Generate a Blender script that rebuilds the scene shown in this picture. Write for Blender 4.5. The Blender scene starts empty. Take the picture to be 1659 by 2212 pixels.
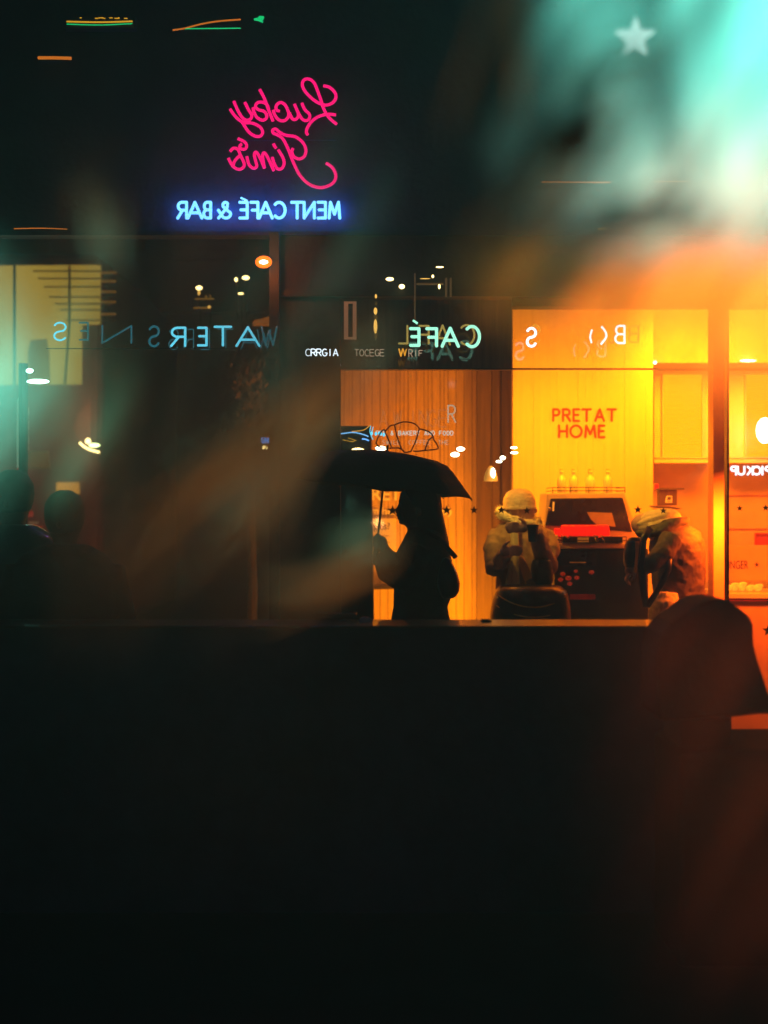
import bpy, math, random
from mathutils import Vector, Matrix
random.seed(7)
S = bpy.context.scene
COL = S.collection
# ---------------------------------------------------------------- camera
EYE = 1.55
K = (36.0/50.0)/2212.0            # metres per photo unit per metre of distance
cd = bpy.data.cameras.new('camera'); cam = bpy.data.objects.new('camera', cd); COL.objects.link(cam)
cam.location = (0, 0, EYE); cam.rotation_euler = (math.radians(90), 0, 0)
cd.lens = 50; cd.sensor_fit = 'VERTICAL'; cd.sensor_height = 36; cd.clip_start = .05; cd.clip_end = 200
cd.dof.use_dof = True; cd.dof.focus_distance = 7.35; cd.dof.aperture_fstop = 1.4
S.camera = cam
# ---------------------------------------------------------------- world, exposure
w = bpy.data.worlds.new('World'); S.world = w; w.use_nodes = True
bg = w.node_tree.nodes['Background']; bg.inputs[0].default_value = (.02, .15, .48, 1); bg.inputs[1].default_value = .032
S.view_settings.view_transform = 'Standard'; S.view_settings.look = 'None'
S.view_settings.exposure = 0; S.view_settings.gamma = 1
S.cycles.use_denoising = True
S.cycles.use_adaptive_sampling = True; S.cycles.adaptive_threshold = .03; S.cycles.adaptive_min_samples = 24; S.cycles.volume_bounces = 0
S.cycles.max_bounces = 5; S.cycles.transparent_max_bounces = 24
S.cycles.sample_clamp_indirect = 4
def light(name, typ, loc, power, color, size=.3, target=None, size_y=None, spot=None, spread=None):
    l = bpy.data.lights.new(name, typ); o = bpy.data.objects.new(name, l); COL.objects.link(o)
    o.location = loc; l.energy = power; l.color = color
    if typ == 'AREA':
        l.size = size
        if size_y: l.shape = 'RECTANGLE'; l.size_y = size_y
        if spread: l.spread = math.radians(spread)
    else: l.shadow_soft_size = size
    if typ == 'SPOT': l.spot_size = math.radians(spot or 60); l.spot_blend = .8
    if target is not None:
        o.rotation_euler = (Vector(target)-Vector(loc)).to_track_quat('-Z', 'Y').to_euler()
    return o
def at(px, py, Y): return Vector(((px-829.5)*K*Y, Y, EYE-(py-1106)*K*Y))
AMB = (1, .275, .001); ORA = (1, .20, .001); RED = (1, .11, .002); TEAL = (.30, 1, .80)
light('room_fill', 'AREA', at(1255, 850, 8.75), 25, AMB, .8, at(1255, 1000, 9.6), .3)  # unseen area lights below the ceiling, standing in for the room lighting
light('room_fill', 'AREA', at(930, 820, 9.3), 3, ORA, .8, at(960, 1300, 10.3), .3)
light('room_fill', 'AREA', at(1600, 720, 9.2), 95, ORA, .9, at(1600, 1000, 10.3), .3)
light('counter_fill', 'AREA', at(1620, 1110, 8.3), 50, RED, .6, at(1640, 1350, 9.0), .2)  # unseen fills added to light the counter side
light('counter_fill', 'POINT', at(1500, 950, 8.9), 5, ORA, .15)
light('column_fill', 'SPOT', at(1500, 760, 8.15), 14, (1, .12, .001), .08, at(1556, 960, 8.6), spot=90)  # unseen spot added to brighten the column front
light('plank_fill', 'AREA', at(1000, 1380, 9.2), 40, AMB, .7, at(1000, 1200, 10.3), .3)  # unseen low light added to brighten the lower planks
light('teal_veil_spot', 'SPOT', at(1950, 0, 1.62), 80.0, (.17, .90, .72), .04, at(1690, 130, 1.1), spot=66)  # unseen teal spot added behind the upper right veil
light('amber_veil_spot', 'SPOT', at(1620, 640, 1.42), 12, (1, .10, .01), .04, at(1590, 830, 1.17), spot=92)  # unseen amber spot added behind the orange veil
light('side_veil_spot', 'SPOT', at(-230, 830, 1.40), 15.0, (.2, 1, .72), .03, at(-40, 830, 1.1), spot=62)  # unseen teal spot added behind the left veil
light('warm_fill', 'SPOT', at(2300, 1900, 1.0), 2.6, (1, .17, .03), .08, at(1700, 1850, 1.25), spot=90)  # unseen warm spots added near the camera to light veils and blades
light('warm_fill', 'SPOT', at(500, 1750, .6), 3.2, (1, .45, .14), .05, at(480, 900, 1.25), spot=120)
light('figure_fill', 'SPOT', at(1010, 880, 8.15), 24, (1, .50, .04), .03, at(1120, 1150, 8.7), spot=34)  # unseen spots added to light the two customers
light('figure_fill', 'SPOT', at(1330, 900, 8.15), 20, (1, .50, .04), .03, at(1430, 1180, 8.5), spot=34)
# ---------------------------------------------------------------- materials
def mat(name, col, rough=.6, emit=None, es=0, metal=0, var=0, vscale=6, bump=0, bscale=40, coat=0, stretch=None):
    m = bpy.data.materials.new(name); m.use_nodes = True; nt = m.node_tree; b = nt.nodes['Principled BSDF']
    b.inputs['Base Color'].default_value = (*col, 1); b.inputs['Roughness'].default_value = rough
    b.inputs['Metallic'].default_value = metal; b.inputs['Coat Weight'].default_value = coat
    tc = nt.nodes.new('ShaderNodeTexCoord'); src = tc.outputs['Object']
    if stretch:
        mp = nt.nodes.new('ShaderNodeMapping'); mp.inputs['Scale'].default_value = stretch
        nt.links.new(src, mp.inputs[0]); src = mp.outputs[0]
    if var:
        n = nt.nodes.new('ShaderNodeTexNoise'); n.inputs['Scale'].default_value = vscale; n.inputs['Detail'].default_value = 6
        n.inputs['Roughness'].default_value = .65
        nt.links.new(src, n.inputs['Vector'])
        r = nt.nodes.new('ShaderNodeValToRGB'); r.color_ramp.elements[0].position = .3; r.color_ramp.elements[1].position = .7
        r.color_ramp.elements[0].color = (*[c*(1-var) for c in col], 1)
        r.color_ramp.elements[1].color = (*[min(1, c*(1+var)) for c in col], 1)
        nt.links.new(n.outputs['Fac'], r.inputs[0]); nt.links.new(r.outputs[0], b.inputs['Base Color'])
    if bump:
        n2 = nt.nodes.new('ShaderNodeTexNoise'); n2.inputs['Scale'].default_value = bscale; n2.inputs['Detail'].default_value = 4
        nt.links.new(src, n2.inputs['Vector'])
        bp = nt.nodes.new('ShaderNodeBump'); bp.inputs['Strength'].default_value = bump; bp.inputs['Distance'].default_value = .01
        nt.links.new(n2.outputs['Fac'], bp.inputs['Height']); nt.links.new(bp.outputs[0], b.inputs['Normal'])
    if emit:
        b.inputs['Emission Color'].default_value = (*emit, 1); b.inputs['Emission Strength'].default_value = es
    return m
def glass(name, tint=(1, 1, 1), refl=.05):
    m = bpy.data.materials.new(name); m.use_nodes = True; nt = m.node_tree; nt.nodes.clear()
    o = nt.nodes.new('ShaderNodeOutputMaterial'); mx = nt.nodes.new('ShaderNodeMixShader')
    t = nt.nodes.new('ShaderNodeBsdfTransparent'); g = nt.nodes.new('ShaderNodeBsdfGlossy')
    t.inputs[0].default_value = (*tint, 1); g.inputs['Roughness'].default_value = .03; mx.inputs[0].default_value = refl
    nt.links.new(t.outputs[0], mx.inputs[1]); nt.links.new(g.outputs[0], mx.inputs[2]); nt.links.new(mx.outputs[0], o.inputs[0]); return m
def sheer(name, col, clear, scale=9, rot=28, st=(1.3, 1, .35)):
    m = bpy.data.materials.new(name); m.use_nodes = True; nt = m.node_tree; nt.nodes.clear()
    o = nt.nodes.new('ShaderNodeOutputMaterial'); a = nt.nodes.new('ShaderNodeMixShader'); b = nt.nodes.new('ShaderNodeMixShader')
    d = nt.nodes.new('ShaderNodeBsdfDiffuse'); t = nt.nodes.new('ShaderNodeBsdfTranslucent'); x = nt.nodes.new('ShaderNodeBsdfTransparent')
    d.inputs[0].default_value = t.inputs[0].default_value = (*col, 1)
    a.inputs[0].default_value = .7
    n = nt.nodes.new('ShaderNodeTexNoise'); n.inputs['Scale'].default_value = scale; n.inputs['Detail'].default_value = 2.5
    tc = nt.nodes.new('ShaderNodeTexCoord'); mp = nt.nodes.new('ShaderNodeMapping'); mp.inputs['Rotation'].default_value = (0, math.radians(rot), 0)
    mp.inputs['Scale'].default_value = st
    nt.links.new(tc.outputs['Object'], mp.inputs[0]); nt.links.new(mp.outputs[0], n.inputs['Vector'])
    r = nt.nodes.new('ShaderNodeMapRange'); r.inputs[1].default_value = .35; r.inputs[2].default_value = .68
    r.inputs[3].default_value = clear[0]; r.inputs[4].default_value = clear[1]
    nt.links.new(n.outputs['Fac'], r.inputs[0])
    at_ = nt.nodes.new('ShaderNodeAttribute'); at_.attribute_name = 'edge_fade'; mu = nt.nodes.new('ShaderNodeMath'); mu.operation = 'MULTIPLY'
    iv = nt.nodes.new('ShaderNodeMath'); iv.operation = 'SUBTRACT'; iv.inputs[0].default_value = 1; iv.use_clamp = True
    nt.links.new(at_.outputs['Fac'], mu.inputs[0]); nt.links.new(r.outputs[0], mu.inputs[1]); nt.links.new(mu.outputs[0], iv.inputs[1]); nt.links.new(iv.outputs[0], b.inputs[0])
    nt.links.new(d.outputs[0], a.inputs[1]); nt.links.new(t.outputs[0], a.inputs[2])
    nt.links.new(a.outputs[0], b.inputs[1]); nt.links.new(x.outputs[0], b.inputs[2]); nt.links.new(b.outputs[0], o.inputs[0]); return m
def glow(name, c, s): return mat(name, (.02, .02, .02), .4, c, s)
M = dict(
 dark=mat('dark_wall', (.022, .024, .026), .75, var=.5, vscale=3, bump=.4, bscale=30),
 black=mat('black_paint', (.008, .009, .011), .6, var=.3, bump=.2),
 coat=mat('black_wool', (.012, .012, .016), .95, var=.4, vscale=30, bump=.5, bscale=150),
 hair=mat('dark_hair', (.012, .010, .009), .7, var=.3, vscale=60, stretch=(8, 8, 1)),
 skinD=mat('skin', (.16, .08, .05), .55, var=.15, vscale=30),
 skin=mat('pale_skin', (.55, .33, .22), .5, var=.12, vscale=30),
 plank=mat('pale_plank', (.62, .44, .16), .55, var=.22, vscale=9, stretch=(6, 6, .35), bump=.15, bscale=60),
 groove=mat('plank_groove', (.10, .06, .03), .9),
 panel=mat('cream_panel', (.78, .66, .28), .5, var=.07, vscale=6, stretch=(9, 9, .2)),
 brown=mat('brown_plank', (.12, .07, .035), .6, var=.4, vscale=8, stretch=(6, 6, .3)),
 orangewall=mat('plaster', (.60, .38, .14), .7, var=.15, vscale=4),
 steel=mat('brushed_steel', (.55, .53, .48), .32, metal=.8, var=.15, vscale=8, stretch=(1, 1, 12)),
 cream=mat('cream_enamel', (.62, .52, .36), .35, var=.1, coat=.3),
 dglass=mat('smoked_panel', (.03, .018, .010), .16, var=.4, vscale=5, coat=.4),
 wire=mat('wire', (.02, .015, .01), .4, metal=.5),
 ledge=mat('varnished_wood', (.045, .025, .012), .28, var=.5, vscale=14, stretch=(.3, 4, 4), coat=.4),
 low=mat('dark_parapet', (.05, .065, .12), .8, var=.6, vscale=1.2, bump=.3, bscale=18),
 road=mat('asphalt', (.045, .045, .05), .35, var=.4, vscale=2, bump=.4, bscale=90),
 bus=mat('maroon_bodywork', (.20, .022, .02), .35, var=.3, vscale=2, coat=.4),
 chrome=mat('chrome', (.6, .6, .6), .2, metal=1),
 rubber=mat('rubber', (.02, .02, .02), .8),
 paper=mat('cream_paper', (.80, .72, .5), .8, var=.06),
 ink=mat('ink', (.06, .015, .01), .8),
 redink=mat('red_lettering', (.42, .03, .01), .6),
 star=mat('star_vinyl', (.05, .012, .006), .6),
 fur=mat('pale_fur', (.85, .78, .45), .9, var=.35, vscale=50, bump=1, bscale=90),
 cap=mat('cream_knit', (.80, .64, .36), .9, var=.2, vscale=22, bump=.9, bscale=60, stretch=(1, 1, 3)),
 jacket=mat('tan_jacket', (.40, .27, .11), .8, var=.3, vscale=9, bump=.6, bscale=30),
 jacket2=mat('brown_jacket', (.13, .085, .035), .75, var=.25, vscale=7, bump=.6, bscale=30),
 column=mat('column_paint', (.5, .3, .1), .6, var=.1),
 apron=mat('pale_shirt', (.72, .68, .34), .8, var=.3, vscale=9, stretch=(5, 5, .6)),
 olive=mat('olive_cloth', (.10, .085, .03), .8, var=.5, vscale=12, bump=.5),
 leather=mat('black_leather', (.012, .011, .011), .35, var=.4, vscale=20, bump=.3, coat=.2),
 piping=mat('yellow_piping', (.8, .42, .07), .5),
 leaf=mat('leaf', (.09, .07, .03), .6, var=.5, vscale=30),
 streak_blade=mat('brown_streak', (.30, .22, .12), .7, var=.4, vscale=30),
 bark=mat('bark', (.05, .035, .02), .9, var=.4, vscale=20),
 glass=glass('window_glass'),
 pink=glow('pink_neon', (1, .003, .17), 1.2), blue=glow('ice_blue_neon', (.16, .52, 1), 2.6),
 cyan=glow('cyan_neon', (.13, .72, .95), 1.2), cyandim=glow('dim_cyan_neon', (.05, .35, .45), .32),
 mint=glow('mint_neon', (.38, 1, .72), 1.2), amberneon=glow('amber_ghost_neon', (.75, .55, .12), .45),
 orangeneon=glow('orange_neon', (1, .42, .03), .9), white=glow('white_neon', (.75, .9, 1), 2.2),
 palewhite=glow('pale_letters', (.9, .62, .4), .55),
 bulb=glow('warm_bulb', (1, .72, .25), 6), bulbw=glow('white_bulb', (1, .9, .6), 9), bulbo=glow('orange_bulb', (1, .13, .005), 3.2),
 dimbulb=glow('dim_bulb', (1, .55, .1), 1.3),
 tealbulb=glow('teal_bulb', (.55, 1, .85), 7),
 redlight=mat('red_lamp', (.6, .02, .01), .15, (1, .008, .002), .95, bump=.6, bscale=40), reddim=glow('dim_red_glow', (.6, .02, .005), .35),
 greenled=glow('green_led', (.01, .75, .22), .8), yellowled=glow('yellow_led', (.9, .45, .02), .75), orangeled=glow('orange_led', (.9, .24, .02), .6),
 busglow=glow('lit_bus_window', (.55, .36, .045), .62), busdim=glow('dim_bus_window', (.30, .09, .01), .25),
 menu=glow('lit_menu', (1, .50, .002), 1.25), menuframe=mat('menu_frame', (.7, .55, .3), .5), menuink=mat('menu_ink', (.65, .3, .02), .8, (1, .33, .001), 1.0),
 star2=glow('white_star_lamp', (.8, 1, .95), .75), sheerside=sheer('side_glow_veil', (.8, .86, .84), (.2, .9), 12, -20, (1.4, 1, .25)), sheerwarm=sheer('orange_glow_veil', (.95, .30, .035), (.6, .96), 7, -24), sheerdim=sheer('dim_brown_veil', (.6, .5, .38), (.0, .7), 9, -46, (1.5, 1, .2)), sheerlow=sheer('low_brown_veil', (.5, .4, .3), (.15, .45), 5, 30, (1, 1, .5)), sheer=sheer('glow_veil', (.80, .86, .84), (.12, .95), 10, -34, (1.5, 1, .28)),  # veil cloths; the orange glow is put into sheerwarm's colour
 food=mat('wrapped_food', (.7, .5, .2), .3, (1, .35, .02), .7, var=.5, vscale=30),  # emission puts the display lighting into the food
 bottle=mat('glazed_bottle', (.85, .78, .45), .12, coat=.6), tube=mat('unlit_tube', (.16, .05, .02), .35),
 letter=mat('cream_lettering', (.85, .78, .45), .5, (1, .5, .06), .25), awning=mat('grey_canvas', (.05, .05, .06), .8),
)
# ---------------------------------------------------------------- builders
WL = {}
def tag(o, label=None, cat=None, group=None, kind=None):
    if label: o['label'] = label
    if cat: o['category'] = cat
    if group: o['group'] = group
    if kind: o['kind'] = kind
    return o
def thing(name, label, cat, loc, group=None):
    o = bpy.data.objects.new(name, None); COL.objects.link(o); o.location = loc; o.empty_display_size = .1
    WL[o.name] = Vector(loc); return tag(o, label, cat, group)
class MB:
    def __init__(s): s.v = []; s.f = []
    def add(s, vs, fs):
        n = len(s.v); s.v += [Vector(v) for v in vs]; s.f += [[i+n for i in f] for f in fs]; return s
    def box(s, a, b):
        x0, x1 = sorted((a[0], b[0])); y0, y1 = sorted((a[1], b[1])); z0, z1 = sorted((a[2], b[2]))
        return s.add([(x0,y0,z0),(x1,y0,z0),(x1,y1,z0),(x0,y1,z0),(x0,y0,z1),(x1,y0,z1),(x1,y1,z1),(x0,y1,z1)],
            [(0,3,2,1),(4,5,6,7),(0,1,5,4),(1,2,6,5),(2,3,7,6),(3,0,4,7)])
    def pbox(s, x0, y0, x1, y1, Y, d):          # box seen at these photo units, front face at Y, depth d
        a = at(x0, y0, Y); b = at(x1, y1, Y); return s.box(a, (b.x, Y+d, b.z))
    def prism(s, pts, Y, d):                     # outline (photo units) with thickness d
        n = len(pts); p = [at(x, y, Y) for x, y in pts]
        return s.add(p+[q+Vector((0, d, 0)) for q in p], [list(range(n))[::-1], list(range(n, 2*n))]+[(i, (i+1)%n, (i+1)%n+n, i+n) for i in range(n)])
    def loft(s, rings, cap=True):
        n = len(rings[0]); vs = [p for r in rings for p in r]; fs = []
        for k in range(len(rings)-1):
            for i in range(n): fs.append((k*n+i, k*n+(i+1)%n, (k+1)*n+(i+1)%n, (k+1)*n+i))
        if cap: fs += [list(range(n))[::-1], [(len(rings)-1)*n+i for i in range(n)]]
        return s.add(vs, fs)
    def tube(s, pts, r, n=8, flat=1):
        pts = [Vector(p) for p in pts]; R = r if isinstance(r, (list, tuple)) else [r]*len(pts); rings = []
        for i, p in enumerate(pts):
            t = (pts[min(i+1, len(pts)-1)]-pts[max(i-1, 0)])
            t = t.normalized() if t.length > 1e-9 else Vector((0, 0, 1))
            u = Vector((0, 1, 0)) if abs(t.y) < .95 else Vector((1, 0, 0))
            a = t.cross(u).normalized(); b = t.cross(a).normalized()
            rings.append([p+(a*math.cos(q)+b*math.sin(q)*flat)*R[i] for q in [2*math.pi*k/n for k in range(n)]])
        return s.loft(rings)
    def ball(s, c, r, sx=1, sy=1, sz=1, n=12, m=8):
        c = Vector(c)
        rings = [[c+Vector((math.cos(a)*math.sin(t)*r*sx, math.sin(a)*math.sin(t)*r*sy, math.cos(t)*r*sz)) for a in [2*math.pi*k/n for k in range(n)]] for t in [math.pi*(j+.02)/(m+.04) for j in range(m+1)]]
        return s.loft(rings)
    def build(s, name, m, parent=None, smooth=False, remesh=None, bevel=None, subs=0, crumple=0):
        mn = Vector([min(v[i] for v in s.v) for i in range(3)]); mx = Vector([max(v[i] for v in s.v) for i in range(3)])
        c = Vector(((mn.x+mx.x)/2, (mn.y+mx.y)/2, mn.z))
        me = bpy.data.meshes.new(name); me.from_pydata([v-c for v in s.v], [], s.f); me.update()
        me.materials.append(m); o = bpy.data.objects.new(name, me); COL.objects.link(o)
        o.location = c-(WL[parent.name] if parent else Vector()); o.parent = parent; WL[o.name] = c
        if smooth or remesh:
            for p in me.polygons: p.use_smooth = True
        if remesh:
            q = o.modifiers.new('remesh', 'REMESH'); q.mode = 'VOXEL'; q.voxel_size = remesh; q.use_smooth_shade = True
            q = o.modifiers.new('smooth', 'SMOOTH'); q.iterations = 3
        if remesh and crumple:
            tx = bpy.data.textures.get('creases') or bpy.data.textures.new('creases', 'CLOUDS'); tx.noise_scale = .045; tx.noise_depth = 3
            q = o.modifiers.new('creases', 'DISPLACE'); q.texture = tx; q.strength = crumple; q.mid_level = .5; q.texture_coords = 'LOCAL'
        if bevel:
            q = o.modifiers.new('bevel', 'BEVEL'); q.width = bevel; q.segments = 3; q.limit_method = 'ANGLE'
        if subs: q = o.modifiers.new('subdivision', 'SUBSURF'); q.levels = q.render_levels = subs
        return o
def catmull(pts, k=4):
    out = []; n = len(pts)
    for i in range(n-1):
        p = [Vector((*pts[j], 0)) for j in (max(i-1, 0), i, i+1, min(i+2, n-1))]
        for t in [j/k for j in range(k)]:
            q = .5*((2*p[1])+(p[2]-p[0])*t+(2*p[0]-5*p[1]+4*p[2]-p[3])*t*t+(3*p[1]-p[0]-3*p[2]+p[3])*t**3); out.append((q.x, q.y))
    return out+[tuple(pts[-1])]
def pline(mb, pts, Y, r, k=4, smooth=True):
    p = catmull(pts, k) if smooth and len(pts) > 2 else pts
    return mb.tube([at(x, y, Y) for x, y in p], r, 8)
def arc(cx, cy, rx, ry, a0, a1, n=10): return [(cx+rx*math.cos(math.radians(a0+(a1-a0)*i/n)), cy+ry*math.sin(math.radians(a0+(a1-a0)*i/n))) for i in range(n+1)]
# stroke alphabet for tube letters, unit box x 0..1 (right), y 0..1 (up)
LET = {
 'A': [[(0,0),(.5,1),(1,0)],[(.2,.33),(.8,.33)]], 'E': [[(1,0),(0,0),(0,1),(1,1)],[(0,.52),(.85,.52)]],
 'F': [[(0,0),(0,1),(1,1)],[(0,.5),(.8,.5)]], 'N': [[(0,0),(0,1),(1,0),(1,1)]], 'T': [[(0,1),(1,1)],[(.5,1),(.5,0)]],
 'M': [[(0,0),(.12,1),(.5,.25),(.88,1),(1,0)]], 'W': [[(0,1),(.25,0),(.5,.8),(.75,0),(1,1)]], 'I': [[(.5,0),(.5,1)]],
 'K': [[(0,0),(0,1)],[(1,1),(0,.42)],[(.3,.58),(1,0)]], 'V': [[(0,1),(.5,0),(1,1)]],
 'R': [[(0,0),(0,1),(.55,1)]+arc(.55,.75,.4,.25,90,-90,8)+[(0,.5)],[(.45,.5),(1,0)]],
 'P': [[(0,0),(0,1),(.55,1)]+arc(.55,.74,.42,.26,90,-90,8)+[(0,.48)]],
 'B': [[(0,0),(0,1),(.55,1)]+arc(.55,.76,.36,.24,90,-90,8)+[(0,.52)],[(0,0),(.55,0)]+arc(.55,.26,.44,.26,-90,90,8)],
 'S': [arc(.5,.75,.46,.25,25,270,12)+arc(.5,.25,.46,.25,90,-155,12)], 'C': [arc(.56,.5,.52,.5,48,312,16)],
 'G': [arc(.56,.5,.52,.5,48,350,16)+[(1,.45),(.6,.45)]], 'O': [arc(.5,.5,.5,.5,0,360,20)], 'D': [[(0,0),(0,1),(.4,1)]+arc(.4,.5,.58,.5,90,-90,12)+[(0,0)]],
 'U': [[(0,1),(0,.35)]+arc(.5,.35,.5,.35,180,360,10)+[(1,1)]], 'L': [[(0,1),(0,0),(1,0)]], 'H': [[(0,0),(0,1)],[(1,0),(1,1)],[(0,.5),(1,.5)]],
 'Y': [[(0,1),(.5,.5),(1,1)],[(.5,.5),(.5,0)]], 'J': [[(1,1),(1,.3)]+arc(.5,.3,.5,.3,0,-170,8)],
 '&': [[(1,0),(.3,.7)]+arc(.45,.82,.2,.18,150,-30,10)+[(.2,.42)]+arc(.4,.25,.36,.25,150,320,10)+[(1,.5)]],
 ')': [arc(-.5,.5,1.3,.6,-50,50,8)], '(': [arc(1.5,.5,1.3,.6,130,230,8)], 'Q': [arc(.5,.5,.5,.5,0,360,20), [(.6,.3),(1,0)]],
}
def letter(mb, ch, x0, x1, ytop, ybot, Y, r, mirror=True, skew=0, dx=0, dy=0):
    for st in LET[ch]:
        p = []
        for a, b in st:
            a = 1-a if mirror else a
            p.append(at(x0+a*(x1-x0)+dx+skew*b, ybot+(ytop-ybot)*b+dy, Y))
        run = [p[0]]
        for k in range(1, len(p)):
            run.append(p[k])
            if k == len(p)-1 or (p[k]-p[k-1]).angle(p[k+1]-p[k], 0) > .7:
                d0 = (run[0]-run[1]).normalized()*r*.35; d1 = (run[-1]-run[-2]).normalized()*r*.35
                if r > .0035: mb.tube([run[0]+d0]+run[1:-1]+[run[-1]+d1], r, 8); mb.ball(run[0], r, n=8, m=5); mb.ball(run[-1], r, n=8, m=5)
                else: mb.tube(run, r, 5)
                run = [p[k]]
def text(s, x0, y0, x1, y1, Y, d=.004, bold=.0, align='C', mirror=False, rot=False, keep=False):
    c = bpy.data.curves.new('t', 'FONT'); c.body = s; c.extrude = .02; c.offset = bold; c.align_x = 'LEFT'; c.resolution_u = 3
    o = bpy.data.objects.new('t', c); COL.objects.link(o); bpy.context.view_layer.update()
    me = bpy.data.meshes.new_from_object(o.evaluated_get(bpy.context.evaluated_depsgraph_get()))
    vs = [v.co.copy() for v in me.vertices]; fs = [list(p.vertices) for p in me.polygons]
    bpy.data.objects.remove(o); bpy.data.curves.remove(c); bpy.data.meshes.remove(me)
    if rot: vs = [Vector((v.y, -v.x, v.z)) for v in vs]
    if mirror: vs = [Vector((-v.x, v.y, v.z)) for v in vs]
    ax, bx = min(v.x for v in vs), max(v.x for v in vs); ay, by = min(v.y for v in vs), max(v.y for v in vs)
    A = at(x0, y1, Y); B = at(x1, y0, Y); out = []
    for v in vs:
        out.append(Vector((A.x+(v.x-ax)/(bx-ax)*(B.x-A.x), Y-(v.z+.02)/.04*d, A.z+(v.y-ay)/(by-ay)*(B.z-A.z))))
    m = MB(); m.add(out, fs); return m
def starpts(cx, cy, r, ri=.40): return [(cx+math.sin(math.pi*i/5)*(r if i%2 == 0 else r*ri), cy-math.cos(math.pi*i/5)*(r if i%2 == 0 else r*ri)) for i in range(10)]
def ell(cx, z, rx, ry, Y, n=20, p=2.0):
    out = []
    for k in range(n):
        a = 2*math.pi*k/n; c, s_ = math.cos(a), math.sin(a)
        out.append(Vector((cx+math.copysign(abs(c)**(2/p), c)*rx, Y+math.copysign(abs(s_)**(2/p), s_)*ry, z)))
    return out
def body_rings(rows, Y, p=2.2, n=22):        # rows (py, xl, xr, depth radius[m], y shift)
    R = []
    for r in rows:
        py, xl, xr, ry = r[:4]; ys = r[4] if len(r) > 4 else 0
        a, b = at(xl, py, Y), at(xr, py, Y); R.append(ell((a.x+b.x)/2, a.z, (b.x-a.x)/2, ry, Y+ys, n, p))
    return R
# ================================================================ GROUND
g = MB(); g.box((-60, -8, -.3), (60, 70, 0)); tag(g.build('street_ground', M['road']), kind='structure')
fl = MB(); fl.box((-.4, 8.15, 0), (6, 11, .02)); tag(fl.build('cafe_floor', M['road']), kind='structure')
# ================================================================ CAFE BUILDING
P = lambda x, y, Y: at(x, y, Y)
cb = thing('cafe_building', 'dark shopfront with amber lit plank walled interior behind tall glass', 'cafe building', (1.2, 8, 0))
def part(name, m, parent, fn, **k): b = MB(); fn(b); return b.build(name, m, parent, **k)
def fasc(b):
    b.pbox(-700, -500, 2300, 508, 8.0, .12)
    (b.pbox(583, 508, 1108, 640, 8.0, .12), b.pbox(1108, 508, 2300, 662, 8.0, .12))
part('fascia', M['dark'], cb, fasc)
part('fascia_moulding', M['black'], cb, lambda b: (b.pbox(583, 625, 2300, 640, 7.96, .05), b.pbox(-700, 500, 2300, 508, 7.97, .04)))
part('side_wall', M['dark'], cb, lambda b: (b.box(P(583, 640, 8), (P(735, 0, 8).x, 8.12, 0))))
part('window_post', M['wire'], cb, lambda b: b.box((P(1570, 0, 8).x, 7.99, 0), (P(1574, 0, 8).x, 8.06, P(0, 640, 8).z)))
part('window_post', M['black'], cb, lambda b: b.box((P(583, 0, 7.95).x, 7.9, 0), (P(604, 0, 7.95).x, 8.0, P(0, 508, 8).z)))
part('transom', M['ledge'], cb, lambda b: b.pbox(735, 795, 1420, 798.5, 7.98, .03))
part('glass_pane', M['glass'], cb, lambda b: b.box((P(735, 0, 8).x, 8.03, .35), (P(1541, 0, 8).x, 8.036, P(0, 640, 8).z)))
part('glass_pane', M['glass'], cb, lambda b: b.box((P(1572, 0, 8).x, 8.03, .05), (P(2200, 0, 8).x, 8.036, P(0, 640, 8).z)))
part('bulkhead', M['brown'], cb, lambda b: b.pbox(700, 640, 1106, 797, 8.55, .1))
ZC = P(0, 560, 8).z
part('ceiling', M['orangewall'], cb, lambda b: b.box((-.6, 8.12, 3.25), (6, 10.8, 3.35)))
def planks(x0, x1, ytop, Y, pw, m, name, seed):
    b = MB(); a = P(x0, ytop, Y); z1 = a.z; x = a.x; xe = P(x1, 0, Y).x; random.seed(seed)
    while x < xe-.005:
        w_ = min(pw*random.choice((1, 1, 1, .5)), xe-x); b.box((x, Y+random.uniform(0, .003), .02), (x+w_-.004, Y+.03, z1)); x += w_
    o = b.build(name, m, cb)
    part('plank_backing', M['groove'], cb, lambda q: q.box((a.x, Y+.02, .02), (xe, Y+.06, z1)))
planks(640, 1034, 560, 10.3, .058, M['plank'], 'plank_wall', 3)
planks(1030, 1082, 500, 10.0, .11, M['brown'], 'dark_plank_column', 4)
planks(1083, 1112, 500, 10.05, .10, M['brown'], 'dark_plank_column', 5)
def boards(b):
    random.seed(9); x, xe = P(1108, 0, 9.6).x, P(1411, 0, 9.6).x
    while x < xe-.01:
        w_ = min(random.choice((.05, .075, .11, .14)), xe-x); b.box((x, 9.6+random.uniform(0, .002), .02), (x+w_-.0009, 9.72, 3.24)); x += w_
part('cream_partition', M['panel'], cb, lambda b: boards(b))
part('rear_wall', M['orangewall'], cb, lambda b: b.box((P(1380, 0, 10.3).x, 10.3, .02), (P(2500, 0, 10.3).x, 10.4, 3.24)))
part('soffit', M['orangewall'], cb, lambda b: b.box((P(1411, 0, 9.7).x, 9.75, P(0, 782, 9.7).z), (P(2400, 0, 9.7).x, 10.28, 3.24)))
part('interior_column', M['column'], cb, lambda b: b.box((P(1541, 0, 8.6).x, 8.6, .02), (P(1574, 0, 8.6).x, 8.75, 3.24)), bevel=.006)
part('wall_seam', M['redink'], cb, lambda b: (b.pbox(1574, 1070, 1900, 1071, 10.29, .02), b.pbox(1574, 1142, 1900, 1143, 10.29, .02)))
part('wall_lettering', M['letter'], cb, lambda b: b.add(*(lambda t: (t.v, t.f))(text('PRET', 783, 1054, 866, 1081, 10.29, .02, .02))))
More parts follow.
